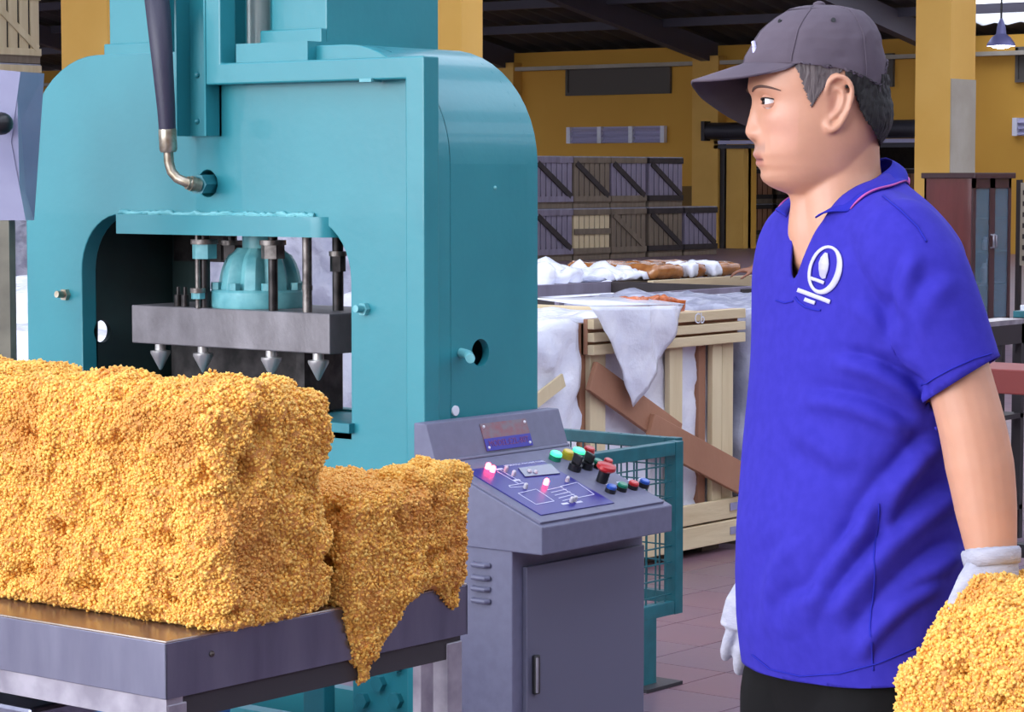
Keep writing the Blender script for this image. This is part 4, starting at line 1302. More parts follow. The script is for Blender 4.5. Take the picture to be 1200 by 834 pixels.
# ---- second row: a long timber bin and wrapped loads
BX = -6.98
def ob(x, y, dx=0): return on(x, y, 'X', BX + dx)
z1, z0 = ob(790, 341).z, ob(790, 355).z
ly0, ly1 = ob(655, 350).y, ob(886, 350).y
bin_ = thing('timber_bin', 'long low dark grey timber bin behind the open crate', 'bin', (BX - .45, (ly0 + ly1) / 2, 0))
for k, (a, b) in enumerate(((z0, z1), (z0 - .2, z0 - .02), (z0 - .4, z0 - .22), (.1, z0 - .42))):
    MB().box((BX - .025, ly0, a), (BX, ly1, b)).build('front_board', 'wood_grey', bin_, smooth=False)
    MB().box((BX - .9, ly0, a), (BX - .875, ly1, b + .0)).build('back_board', 'wood_grey', bin_, smooth=False)
    MB().box((BX - .875, ly0, a), (BX - .025, ly0 + .025, b)).build('end_board', 'wood_dark', bin_, smooth=False)
    MB().box((BX - .875, ly1 - .025, a), (BX - .025, ly1, b)).build('end_board', 'wood_dark', bin_, smooth=False)
MB().box((BX - .875, ly0, .1), (BX - .02, ly1, .13)).build('bin_floor', 'wood_dark', bin_, smooth=False)
for yy in (ly0 + .1, (ly0 + ly1) / 2, ly1 - .1):
    MB().box((BX - .9, yy - .05, .004), (BX, yy + .05, .1)).build('runner', 'wood_dark', bin_, smooth=False)
    MB().box((BX, yy - .04, .1), (BX + .025, yy + .04, z1 - .01)).build('post', 'wood_dark', bin_, smooth=False)
CX3 = -8.2
def o3(x, y, dx=0): return on(x, y, 'X', CX3 + dx)
za = o3(800, 327).z
ya, yb, yc = o3(625, 320).y, o3(764, 320).y, o3(900, 320).y
w3 = wrapped('wrapped_crate', 'low plastic-covered crate with crumpled white film on top, behind the timber bin', (CX3 - 1.0, ya - .4, 0), (CX3, yb - .08, za - .03), 'plastic', 15, .05, 4)
t = thing('timber_crate', 'pale-railed timber crate carrying plastic-wrapped brown bales', 'crate', (CX3 - .5, (yb + yc) / 2, 0))
MB().box((CX3 - 1.0, yb, .12), (CX3 - .03, yc, za - .03)).build('crate_body', 'wood_tan', t, smooth=False)
for k in range(5):
    MB().box((CX3 - .03, yb, .14 + k * .16), (CX3, yc, .27 + k * .16)).build('slat', 'wood_cream_h' if k == 4 else 'wood_grey', t, smooth=False)
MB().box((CX3 - .03, yb, za - .07), (CX3 + .01, yc, za)).build('rail', 'wood_cream_h', t, smooth=False)
for yy in (yb + .15, (yb + yc) / 2, yc - .15): MB().box((CX3 - 1.0, yy - .06, .004), (CX3, yy + .06, .12)).build('runner', 'wood_tan', t, smooth=False)
zb_ = za - .02
for i, (x0, x1, y1) in enumerate(((766, 806, 311), (808, 832, 310), (834, 872, 309))):
    a, b = o3(x0, 320, -.1), o3(x1, 320, -.1)
    bb_ = thing('wrapped_bale', ('brown rubber bale in clear film, widest on the pale-railed crate', 'small brown rubber bale in creased film between two larger bales', 'brown rubber bale in creased clear film under a reaching hand')[i], 'bale', (CX3 - .4, (a.y + b.y) / 2, zb_), group='wrapped brown bales on the back crate')
    V, Q = crinkle_box((CX3 - .75, a.y + .02, za + .0), (CX3 - .1, b.y - .02, o3(x0, y1, -.1).z), .03, .012, 9, 20 + i, .03)
    put('bale', np_mesh('bale', V, Q), 'brown_bale', bb_)
    if i:
        V, Q = crinkle_box((CX3 - .3, a.y + .01, za + .0), (CX3 - .085, a.y + .09, o3(x0, y1, -.1).z + .01), .02, .02, 14, 30 + i, .02)
        put('film', np_mesh('film', V, Q), 'plastic', bb_)
for i, (x0, x1, y0, y1, lab) in enumerate(((632, 690, 331, 311, 'crumpled white plastic sheet bunched on the covered crate near the press'), (692, 760, 330, 314, 'crumpled white plastic sheet bunched beside the wrapped brown bales'))):
    a, b = o3(x0, 325, -.2), o3(x1, 325, -.2)
    hp_ = thing('plastic_sheet', lab, 'plastic sheet', (CX3 - .4, (a.y + b.y) / 2, za))
    V, Q = crinkle_box((CX3 - .6, a.y, za + .0), (CX3 - .15, b.y - .06, o3(x0, y1, -.2).z - .03), .03, .06, 6, 40 + i, .05)
    V[:, 2] = np.maximum(V[:, 2], za - .0)
    put('film', np_mesh('film', V, Q), 'plastic', hp_)
# more wrapped loads further back so the hall is not empty
for i, (x, d, w_, h_, m, lab) in enumerate(((300, 19, 1.6, 1.35, 'plastic_grey', 'tall grey wrapped load further back behind the press'), (430, 23, 2.2, 1.2, 'plastic', 'wide white wrapped load further back behind the press'), (60, 27, 2.5, 1.25, 'plastic_grey', 'wide grey wrapped load below the tall crate stack'))):
    p = dep(x, 400, d)
    wrapped('wrapped_load', lab, (p.x - w_ / 2, p.y, 0), (p.x + w_ / 2, p.y + 1, h_), m, 50 + i)
# crates in the store behind the doorway
for i, (x, d, n_) in enumerate(((885, 60, 2), (925, 61, 2), (1058, 60, 2))):
    for k in range(n_):
        p = dep(x, 300, d)
        t = make_crate(1.3, 1.3, .8, 'wood_brown' if i != 1 else 'wood_tan', 'wood_dark', 'wood_dark',
                       ('brown slatted crate, %s of the pair just inside the doorway', 'tan slatted crate, %s of the pair in the store beyond the doorway', 'brown slatted crate, %s of the pair behind the yellow column')[i] % ('upper' if k else 'lower'), 'crates in the store behind the doorway', 6, 0, 'wood_dark')
        t.location = (p.x - .6, p.y, k * .83 + .004)

# ================================================================== THINGS AT THE RIGHT
kd = dep(1141, 208, 23)
cab = thing('display_cabinet', 'mahogany display cabinet with two glass doors beside the yellow column', 'cabinet', (kd.x - .25, kd.y + .35, 0))
kx, ky = kd.x, kd.y
bw = ky + .72; bx0 = kx - .50; ch_ = 1.5
MB().box((bx0, ky, .08), (kx - .02, ky + .025, ch_ - .03)).build('side_panel', 'mahogany', cab, smooth=False)
MB().box((bx0, bw - .025, .08), (kx - .02, bw, ch_ - .03)).build('side_panel', 'mahogany', cab, smooth=False)
MB().box((bx0, ky, .08), (bx0 + .02, bw, ch_ - .03)).build('back_panel', 'mahogany_dark', cab, smooth=False)
MB().box((bx0 - .02, ky - .03, ch_ - .03), (kx + .03, bw + .03, ch_ + .02)).build('cornice', 'mahogany_dark', cab, bevel=.006, smooth=False)
MB().box((bx0, ky, 0), (kx, bw, .08)).build('plinth', 'mahogany_dark', cab, smooth=False)
for z in (.5, .8, 1.1): MB().box((bx0 + .02, ky + .025, z), (kx - .03, bw - .025, z + .015)).build('shelf', 'glass' if z > .6 else 'mahogany_dark', cab, smooth=False)
mid = (ky + bw) / 2
for y0, y1, s in ((ky, mid, 1), (mid, bw, -1)):
    fr = MB().box((kx - .02, y0, .08), (kx, y0 + .05, ch_ - .03)).box((kx - .02, y1 - .05, .08), (kx, y1, ch_ - .03)).box((kx - .02, y0, ch_ - .12), (kx, y1, ch_ - .03)).box((kx - .02, y0, .08), (kx, y1, .2))
    dr = fr.build('cabinet_door', 'mahogany_dark', cab, smooth=False)
    MB().box((kx - .013, y0 + .05, .2), (kx - .008, y1 - .05, ch_ - .12)).build('pane', 'glass', dr, smooth=False)
    hy = y1 - .025 if s > 0 else y0 + .025
    MB().tube([(kx, hy, .84), (kx + .03, hy, .85), (kx + .03, hy, .95), (kx, hy, .96)], .01, 8).build('handle', 'bracket', dr)
for i, (yy, z, hgt) in enumerate(((.12, .515, .2), (.22, .515, .14), (.5, .515, .18), (.58, .515, .22), (.2, .815, .12), (.52, .815, .12))):
    tag(MB().lathe([(.03, 0), (.036, .01), (.036, hgt * .75), (.02, hgt * .85), (.02, hgt)], 14, (kx - .15, ky + yy, z)).build('sample_jar', 'paper'), 'white sample jar on the %s inside the display cabinet' % ('lower wooden shelf' if z < .6 else 'glass shelf'), 'jar', 'sample jars in the cabinet')
# dark metal stand in front of the cabinet
sd_ = dep(1157, 374, 10.5)
st = thing('metal_stand', 'dark metal stand with an open frame in front of the glass cabinet', 'stand', (sd_.x, sd_.y, 0))
sx0, sx1, sy0, sy1, sz = sd_.x - .02, sd_.x + .10, sd_.y - .2, sd_.y + .14, sd_.z
MB().box((sx0, sy0, sz - .02), (sx1, sy1, sz)).build('stand_top', 'bracket', st, smooth=False)
for (x, y) in ((sx0, sy0), (sx1 - .03, sy0), (sx0, sy1 - .03), (sx1 - .03, sy1 - .03)): MB().box((x, y, 0), (x + .03, y + .03, sz - .02)).build('leg', 'dark_metal', st, smooth=False)
MB().box((sx0, sy0, sz - .1), (sx1, sy1, sz - .02)).build('stand_apron', 'dark_metal', st, smooth=False)
for z in (.12, .5): MB().box((sx0, sy0, z), (sx1, sy1, z + .02)).build('stand_shelf', 'dark_metal', st, smooth=False)
# green table with a tub and papers
gt = dep(1187, 364, 11.5)
gtb = thing('work_table', 'dark green work table beside the metal stand', 'table', (gt.x, gt.y, 0))
gx0, gx1, gy0_, gy1_, gz_ = gt.x - .0, gt.x + .7, gt.y - .0, gt.y + .8, gt.z
MB().box((gx0, gy0_, gz_ - .03), (gx1, gy1_, gz_)).build('table_top', 'teal_guard', gtb, bevel=.003, smooth=False)
for (x, y) in ((gx0, gy0_), (gx1 - .04, gy0_), (gx0, gy1_ - .04), (gx1 - .04, gy1_ - .04)): MB().box((x, y, 0), (x + .04, y + .04, gz_ - .03)).build('leg', 'dark_metal', gtb, smooth=False)
tag(MB().box((gx0 + .02, gy0_ + .03, gz_), (gx0 + .3, gy0_ + .24, gz_ + .025)).build('paper_stack', 'paper', bevel=.002, smooth=False), 'stack of white paper on the green work table', 'paper')
tub = thing('plastic_tub', 'pale grey plastic tub on the green work table', 'tub', (gx0 + .2, gy0_ + .45, gz_))
tv = [(-.14, -.14), (.14, -.14), (.14, .14), (-.14, .14)]
c0 = Vector((gx0 + .18, gy0_ + .42, gz_))
MB().add([c0 + Vector((a * .85, b * .85, 0)) for a, b in tv] + [c0 + Vector((a, b, .17)) for a, b in tv] + [c0 + Vector((a * .9, b * .9, .17)) for a, b in tv] + [c0 + Vector((a * .78, b * .78, .01)) for a, b in tv],
         [(3, 2, 1, 0)] + [(i, (i + 1) % 4, 4 + (i + 1) % 4, 4 + i) for i in range(4)] + [(4 + i, 4 + (i + 1) % 4, 8 + (i + 1) % 4, 8 + i) for i in range(4)] + [(8 + i, 8 + (i + 1) % 4, 12 + (i + 1) % 4, 12 + i) for i in range(4)] + [(12, 13, 14, 15)]).build('tub_body', 'plastic_grey', tub, smooth=False)
MB().box((c0.x - .15, c0.y - .15, gz_ + .165), (c0.x + .15, c0.y + .15, gz_ + .185)).build('tub_lid', 'paper', tub, bevel=.004, smooth=False)
# red-brown bench rail
rbp = dep(1166, 432, 7.6); rb2 = dep(1166, 461, 7.6)
rbn = thing('red_bench', 'red-brown painted bench plank on dark legs behind the worker', 'bench', (rbp.x, rbp.y, 0))
MB().box((rbp.x - .25, rbp.y, rb2.z), (rbp.x + .9, rbp.y + .25, rbp.z)).build('plank', 'red_bench', rbn, bevel=.004, smooth=False)
for x in (rbp.x - .2, rbp.x + .8): MB().box((x, rbp.y + .03, 0), (x + .05, rbp.y + .22, rb2.z)).build('leg', 'dark_metal', rbn, smooth=False)
MB().box((rbp.x - .2, rbp.y + .1, .35), (rbp.x + .8, rbp.y + .14, .39)).build('stretcher', 'dark_metal', rbn, smooth=False)
# notice board behind
nbp = dep(1194, 218, 27)
nb = thing('notice_board', 'pale notice board with dark marks beside the display cabinet', 'notice board', (nbp.x, nbp.y, 0))
MB().box((nbp.x, nbp.y, .55), (nbp.x + .7, nbp.y + .04, 1.42)).build('board', 'column_grey', nb, smooth=False)
MB().box((nbp.x - .02, nbp.y - .02, 0), (nbp.x + .02, nbp.y + .05, 1.45)).build('post', 'dark_metal', nb, smooth=False); MB().box((nbp.x + .68, nbp.y - .02, 0), (nbp.x + .72, nbp.y + .05, 1.45)).build('post', 'dark_metal', nb, smooth=False)
for k in range(7): MB().box((nbp.x + .05, nbp.y - .006, .6 + k * .115), (nbp.x + .12 + .4 * random.random(), nbp.y, .65 + k * .115)).build('dark_mark', 'dark_metal', nb, smooth=False)

# ================================================================== STEEL CHUTE AT THE LEFT
HD = 6.3
def oh(x, y, d=HD): return dep(x, y, d)
chu = thing('steel_chute', 'pale steel chute with slanted panels and a black knob on an olive post', 'chute', (oh(5, 300).x, oh(5, 300).y, 0))
def panel(name, pts, th, m, d=HD):
    P_ = [dep(*p[:2], p[2] if len(p) > 2 else d) for p in pts]
    n_ = (P_[1] - P_[0]).cross(P_[2] - P_[0]).normalized() * th
    k = len(P_)
    return MB().add(P_ + [p + n_ for p in P_], [tuple(range(k)), tuple(range(k, 2 * k))[::-1]] + [(i, (i + 1) % k, k + (i + 1) % k, k + i) for i in range(k)]).build(name, m, chu, smooth=False)
panel('slanted_panel', [(-60, 76), (24, 84), (13, 166), (-60, 172)], .01, 'pale_sheet')
panel('slanted_panel', [(24, 84), (52, 86, HD + .12), (40, 258, HD + .12), (28, 258), (13, 166)], .01, 'pale_sheet')
panel('lower_panel', [(-60, 172), (13, 166), (30, 258), (-60, 258)], .01, 'pale_sheet')
kn = oh(4, 145, HD - .03)
MB().cyl(kn, kn - fh * .03, .02, 20).ball(kn - fh * .03, (.03, .03, .028)).build('knob', 'black_plastic', chu)
a = oh(-40, 258, HD + .04); b = oh(14, 258, HD + .04)
pst = MB().bar((b.x - (b - a).x * .5, b.y - (b - a).y * .5, 0), (b.x - (b - a).x * .5, b.y - (b - a).y * .5, b.z), (b - a).length, .08, up=fh)
pst.build('post', 'olive', chu, smooth=False)
# blue bin under the table
bn = on(20, 806, 'Y', 3.6)
bl = thing('blue_bin', 'blue plastic bin on the floor behind the steel table', 'bin', (bn.x - .1, 3.8, 0))
v4 = [(-.35, -.2), (.35, -.2), (.35, .2), (-.35, .2)]
c0 = Vector((bn.x - .12, 3.85, 0.004))
MB().add([c0 + Vector((a * .85, b * .85, 0)) for a, b in v4] + [c0 + Vector((a, b, .5)) for a, b in v4] + [c0 + Vector((a * .94, b * .92, .5)) for a, b in v4] + [c0 + Vector((a * .8, b * .8, .02)) for a, b in v4],
         [(3, 2, 1, 0)] + [(i, (i + 1) % 4, 4 + (i + 1) % 4, 4 + i) for i in range(4)] + [(4 + i, 4 + (i + 1) % 4, 8 + (i + 1) % 4, 8 + i) for i in range(4)] + [(8 + i, 8 + (i + 1) % 4, 12 + (i + 1) % 4, 12 + i) for i in range(4)] + [(12, 13, 14, 15)]).build('bin_body', 'blue_bin', bl, smooth=False)
MB().tube([c0 + Vector((a * 1.02, b * 1.03, .49)) for a, b in v4 + v4[:1]], .018, 8).build('bin_rim', 'blue_bin', bl)

# ================================================================== PEOPLE
MD = 3.53
mr = dep(1010, 400, MD); mr.z = 0
M['skin'] = mat('skin', rgb(206, 152, 128), 0.45, attr='tint', col2=(.93, .93, .93, 1), nscale=30, sss=0.12, bump=0.05, bscale=300, bdist=0.002)
M['skin'].node_tree.nodes['Color Ramp'].color_ramp.elements[0].color = (1, 1, 1, 1)
M['skin2'] = mat('brown_skin', rgb(140, 92, 70), 0.5)
M['shirt'] = mat('royal_blue_pique', rgb(46, 40, 154), 0.85, col2=rgb(52, 45, 162), nscale=60, bump=0.12, bscale=700, bdist=0.001, spec=0.25)
M['shirt_dark'] = mat('royal_blue_rib', rgb(34, 36, 158), 0.85, spec=0.25)
M['stripe'] = mat('pink_stripe', rgb(186, 84, 160), 0.8)
M['white_thread'] = mat('white_embroidery', rgb(192, 190, 226), 0.6)
M['pants'] = mat('black_trousers', rgb(15, 14, 15), 0.9, spec=0.2)
M['cap'] = mat('faded_charcoal_cotton', rgb(100, 90, 100), 0.9, col2=rgb(84, 75, 86), nscale=14, nmix=1.1, bump=0.15, bscale=400, bdist=0.001, spec=0.2)
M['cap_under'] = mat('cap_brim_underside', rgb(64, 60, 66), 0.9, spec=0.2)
M['hair'] = mat('black_hair', rgb(16, 14, 15), 0.7, col2=rgb(26, 23, 24), nscale=90, bump=0.5, bscale=160, stretch=(1, 1, .3))
M['hair_thin'] = mat('greying_temple_hair', rgb(104, 92, 92), 0.6, col2=rgb(66, 58, 60), nscale=120, nmix=1, bump=0.4, bscale=200, stretch=(1, 1, .2))
M['brow'] = mat('sparse_brow', rgb(92, 66, 58), 0.8)
M['glove'] = mat('knitted_glove', rgb(180, 180, 192), 0.9, col2=rgb(162, 162, 176), nscale=50, bump=0.5, bscale=260, stretch=(.4, 1, 1.6), bdist=0.003)
M['eye'] = mat('eyeball', rgb(228, 222, 220), 0.15)
M['iris'] = mat('dark_iris', rgb(28, 20, 18), 0.1)
M['rubber_sole'] = mat('black_shoe', rgb(30, 28, 30), 0.6)


class Fig:
    """pixel coordinates of the photograph at the figure's distance -> figure's own frame (x right, y away, z up)"""
    def __init__(s, px, d):
        s.d = d; r = dep(px, 400, d); s.root = Vector((r.x, r.y, 0)); s.x0 = (px - 600) / F * d
    def p(s, px, py, dy=0.0):
        w = dep(px, py, s.d + dy) - s.root
        return Vector((w.dot(rt), w.dot(fh), w.z))


G_ = Fig(1010, MD)
ml = G_.p
KP = MD / F                                          # metres per pixel at the man
AL = math.radians(27)                                # chest turned this much towards the camera
fd = Vector((-math.cos(AL), -math.sin(AL), 0)); ld = Vector((math.sin(AL), -math.cos(AL), 0))   # forward, his left


def lerp_tab(tab, x):
    xs = [t[0] for t in tab]
    return [float(np.interp(x, xs, [t[k] for t in tab])) for k in range(1, len(tab[0]))]


# torso sections: row, left edge, right edge, half breadth (px)
TORSO = [(196, 985, 1040, 30), (212, 968, 1050, 50), (228, 946, 1064, 80), (245, 926, 1078, 122), (262, 913, 1092, 154), (285, 905, 1106, 170), (320, 899, 1114, 172), (380, 895, 1114, 166),
         (440, 891, 1112, 160), (500, 885, 1112, 156), (560, 879, 1118, 156), (620, 873, 1126, 160), (680, 871, 1128, 164),
         (730, 873, 1122, 166), (770, 878, 1110, 166), (810, 884, 1102, 164), (850, 888, 1098, 160)]


def torso_loft(mb, y0, y1, shrink=0.0, n=56, rows=60, hem=None):
    rings = []
    for y in np.linspace(y0, y1, rows):
        xl_, xr2, b = lerp_tab(TORSO, y)
        c = (xl_ + xr2) / 2; hw = (xr2 - xl_) / 2
        b = b - shrink
        a = math.sqrt(max((hw - shrink) ** 2 - (b * math.sin(AL)) ** 2, (hw * .55) ** 2)) / math.cos(AL)
        ctr = ml(c, y)
        ring = []
        for k in range(n):
            t = 2 * PI * k / n
            e = .88
            ca, sa = math.cos(t), math.sin(t)
            ca = math.copysign(abs(ca) ** e, ca); sa = math.copysign(abs(sa) ** e, sa)
            ring.append(ctr + fd * (a * KP * ca) + ld * (b * KP * sa))
        rings.append(ring)
    o = len(mb.v)
    for r in rings: mb.v += r
    for i in range(len(rings) - 1):
        for k in range(n):
            a_ = o + i * n + k; b_ = o + i * n + (k + 1) % n
            mb.f.append((a_, b_, b_ + n, a_ + n))
    mb.f.append(tuple(o + k for k in range(n))); mb.f.append(tuple(o + (len(rings) - 1) * n + k for k in range(n))[::-1])
    return mb


def smooth_path(pts, rad, sub=6):
    """Catmull-Rom through the joints"""
    P_ = [Vector(p) for p in pts]; out = []; ro = []
    for i in range(len(P_) - 1):
        p0, p1, p2, p3 = P_[max(i - 1, 0)], P_[i], P_[i + 1], P_[min(i + 2, len(P_) - 1)]
        for k in range(sub):
            t = k / sub
            out.append(.5 * ((2 * p1) + (p2 - p0) * t + (2 * p0 - 5 * p1 + 4 * p2 - p3) * t * t + (3 * p1 - p0 - 3 * p2 + p3) * t ** 3))
            ro.append(rad[i] * (1 - t) + rad[i + 1] * t)
    out.append(P_[-1]); ro.append(rad[-1])
    return out, ro


def limb(mb, pts, rad, n=20):
    p, r = smooth_path(pts, rad)
    mb.tube(p, r, n)
    mb.ball(p[0], r[0], 16, 10); mb.ball(p[-1], r[-1], 16, 10)
    return mb


def hand(mb, wrist, d, side, nrm, curl=.5, s=1.0, th=1.0, thumb_side=1):
    """palm and five fingers. d: along the hand, side: towards the thumb, nrm: out of the palm"""
    d = Vector(d).normalized(); nrm = Vector(nrm); nrm = (nrm - d * nrm.dot(d)).normalized(); side = d.cross(nrm) * thumb_side
    w = Vector(wrist)
    L = .095 * s
    secs = [(0, .026, .018), (.25, .034, .017), (.6, .041, .016), (1.0, .040, .013)]
    n = 20; o = len(mb.v)
    for t, a, b in secs:
        c = w + d * (L * t)
        for k in range(n):
            q = 2 * PI * k / n
            mb.v.append(c + side * (a * s * th * math.cos(q)) + nrm * (b * s * th * math.sin(q)))
    for i in range(len(secs) - 1):
        for k in range(n):
            a_ = o + i * n + k; b_ = o + i * n + (k + 1) % n
            mb.f.append((a_, b_, b_ + n, a_ + n))
    mb.f.append(tuple(o + k for k in range(n))); mb.f.append(tuple(o + (len(secs) - 1) * n + k for k in range(n))[::-1])
    for off, ln, r, sp in ((.030, .074, .0090, .10), (.0102, .082, .0092, .03), (-.0102, .076, .0088, -.03), (-.030, .060, .0078, -.10)):
        p = w + d * (L * .93) + side * (off * s)
        dirv = (d + side * sp).normalized()
        pts = [p]; ang = .18 + .25 * curl
        for seg in (.45, .30, .25):
            dv_ = dirv * math.cos(ang) + nrm * math.sin(ang)
            p = p + dv_ * (ln * s * seg); pts.append(p)
            ang += 1.15 * curl
        mb.tube(pts, [r * s * th, r * s * th * .97, r * s * th * .9, r * s * th * .75], 12)
        mb.ball(pts[-1], r * s * th * .76, 12, 8); mb.ball(pts[1], r * s * th * .98, 12, 8); mb.ball(pts[2], r * s * th * .92, 12, 8)
    p = w + d * (L * .22) + side * (.028 * s)
    dv1 = (d * .62 + side * .62 + nrm * .42).normalized(); dv2 = (d * .86 + side * .22 + nrm * .46).normalized()
    pts = [p, p + dv1 * (.045 * s), p + dv1 * (.045 * s) + dv2 * (.032 * s), p + dv1 * (.045 * s) + dv2 * (.057 * s)]
    mb.tube(pts, [.0145 * s * th, .0118 * s * th, .0105 * s * th, .0088 * s * th], 12)
    mb.ball(pts[0], .0145 * s * th, 12, 8); mb.ball(pts[-1], .0088 * s * th, 12, 8); mb.ball(pts[1], .0118 * s * th, 12, 8)
    return mb


# ---------------- head, in its own frame: forward, left, up, measured in pixels of the photograph
HA = math.radians(4)
hf = Vector((-math.cos(HA), -math.sin(HA), 0)); hl = Vector((math.sin(HA), -math.cos(HA), 0))
HC = 965.0                                           # column of the head's axis
# row, forward (no nose), back, half breadth, roundness of the front
HEAD = [(14, 8, 8, 10), (16, 26, 26, 26), (22, 46, 44, 40), (34, 64, 58, 54), (50, 76, 66, 63), (70, 84, 70, 67), (88, 87, 71, 68), (100, 87.5, 71, 67),
        (107, 86.5, 71, 66.5), (116, 82.5, 70, 66), (124, 81, 70, 65.5), (135, 80, 69, 65), (148, 79.5, 67, 64), (158, 79, 64, 62.5), (166, 79.5, 60, 61),
        (174, 80, 57, 59), (181, 80, 54, 57), (187, 78, 52, 55), (194, 76.5, 50, 53), (199, 72.5, 48, 51), (206, 73, 46, 47), (213, 70, 44, 42), (219, 62, 42, 36), (225, 48, 40, 30), (229, 34, 36, 24)]


def gs(x, s): return math.exp(-(x / s) ** 2)


def head_pt(y, th, off=0.0):
    """th: 0 = face, +90 = his left ear"""
    fwd, bk, wd = lerp_tab(HEAD, y)
    c, s = math.cos(th), math.sin(th)
    e1 = .86 if c > 0 else .95
    ff_ = math.copysign(abs(c) ** e1, c) * (fwd if c > 0 else bk)
    l = math.copysign(abs(s) ** .93, s) * wd
    f = ff_
    if c > 0:
        al = abs(l)
        # nose: bridge, tip and wings
        ridge = float(np.interp(y, [108, 116, 126, 140, 150, 156, 161, 166, 169], [0, 2.2, 5, 9.5, 12.5, 13.5, 10, 4, 0]))
        sig = float(np.interp(y, [108, 126, 145, 158, 166], [7, 7.5, 9.5, 12.5, 11]))
        f += ridge * math.exp(-(al / sig) ** 2.4)
        f += 4.5 * gs(y - 157, 6.5) * gs(al - 13, 5)                     # wings
        f += 3.0 * gs(y - 104, 7) * gs(al - 30, 17)                      # brow
        f -= 6.5 * gs(y - 121, 9) * gs(al - 30, 13)                      # eye socket
        f -= 2.5 * gs(y - 119, 8) * gs(al, 7) * 0.3
        f += 3.5 * gs(y - 139, 13) * gs(al - 44, 16)                     # cheekbone
        f += 4.0 * gs(y - 181, 4.2) * gs(al, 15)                         # upper lip
        f += 3.2 * gs(y - 192, 4.2) * gs(al, 14)                         # lower lip
        f -= 2.6 * gs(y - 186.5, 2.0) * gs(al, 19)                       # mouth line
        f -= 1.6 * gs(y - 172, 4) * gs(al, 4)                            # philtrum
        f += 1.5 * gs(y - 208, 6) * gs(al, 14)                           # chin
        f -= 2.2 * gs(y - 170, 14) * gs(al - 27, 5) * .5                 # smile fold
    v = ml(HC, y)
    nrm = Vector((0, 0, 0))
    base = v + hf * (f * KP) + hl * (l * KP)
    if off:
        d_ = hf * f + hl * l
        base = base + d_.normalized() * off
    return base


def head_mesh(mb, n=120, rows=150):
    ys_ = np.linspace(14, 229, rows); o = len(mb.v)
    for y in ys_:
        for k in range(n):
            mb.v.append(head_pt(y, 2 * PI * k / n))
    for i in range(rows - 1):
        for k in range(n):
            a_ = o + i * n + k; b_ = o + i * n + (k + 1) % n
            mb.f.append((a_, b_, b_ + n, a_ + n))
    mb.f.append(tuple(o + k for k in range(n))); mb.f.append(tuple(o + (rows - 1) * n + k for k in range(n))[::-1])
    return mb


def ear_mesh(mb, sgn):
    """rim, inner fold, bowl and lobe of one ear"""
    l0 = 62 * KP
    def e(x, y, out): return ml(x, y) + hl * (sgn * (l0 + out * KP))
    rim = [(957, 118, 1), (956, 107, 5), (960, 97, 8), (968, 92.5, 10), (977, 95, 11), (983, 104, 11), (983.5, 116, 10.5), (981, 128, 9.5), (976, 139, 8), (969, 149, 7), (962, 153, 5), (957, 148, 3), (957, 141, 1)]
    p, r = smooth_path([e(*q) for q in rim], [3.2 * KP, 3.0 * KP, 3.0 * KP, 3.2 * KP, 3.3 * KP, 3.2 * KP, 3.1 * KP, 3.0 * KP, 3.2 * KP, 4.0 * KP, 4.6 * KP, 4.2 * KP, 3.2 * KP], 5)
    mb.tube(p, r, 12)
    anti = [(965, 106, 5.5), (972, 107, 7), (975, 116, 7.2), (972, 128, 6.5), (966, 136, 5.5), (961, 139, 4)]
    p, r = smooth_path([e(*q) for q in anti], [2.2 * KP, 2.8 * KP, 3.2 * KP, 3.2 * KP, 2.8 * KP, 2.4 * KP], 5)
    mb.tube(p, r, 10)
    mb.ball(e(957.5, 128, 2.5), (2.6 * KP, 2.6 * KP, 4.4 * KP), 10, 8)   # tragus
    # thin bowl behind them
    bowl = [(957, 120, 0), (959, 102, 3), (968, 96, 5), (978, 103, 6), (979.5, 116, 5.5), (976, 131, 5), (968, 146, 4), (959, 148, 2)]
    ctr_o = e(966, 122, 1.0); ctr_i = e(966, 122, -8)
    P_ = [e(*q) for q in bowl]; k = len(P_); o = len(mb.v)
    mb.v += P_ + [q - hl * (sgn * 5 * KP) for q in P_] + [ctr_o, ctr_i]
    for i in range(k):
        j = (i + 1) % k
        mb.f += [(o + i, o + j, o + 2 * k), (o + k + j, o + k + i, o + 2 * k + 1), (o + i, o + k + i, o + k + j, o + j)]
    return mb


def apply_remesh(mb, voxel, smooth_it=4, smooth_f=.5):
    me = mb.mesh('tmp', smooth=False, weld=False)
    ob_ = bpy.data.objects.new('tmp', me); C.objects.link(ob_)
    m_ = ob_.modifiers.new('r', 'REMESH'); m_.mode = 'VOXEL'; m_.voxel_size = voxel; m_.use_smooth_shade = True
    if smooth_it:
        s_ = ob_.modifiers.new('s', 'SMOOTH'); s_.factor = smooth_f; s_.iterations = smooth_it
    dg = bpy.context.evaluated_depsgraph_get()
    out = bpy.data.meshes.new_from_object(ob_.evaluated_get(dg))
    bpy.data.objects.remove(ob_); bpy.data.meshes.remove(me)
    return out


def get_np(me):
    V = np.empty(len(me.vertices) * 3); me.vertices.foreach_get('co', V)
    return V.reshape(-1, 3)


# ---------------- the worker in blue
man = thing('person', 'person in a royal blue polo shirt, dark cap and pale gloves carrying a rubber block', 'person', G_.root, YAW)
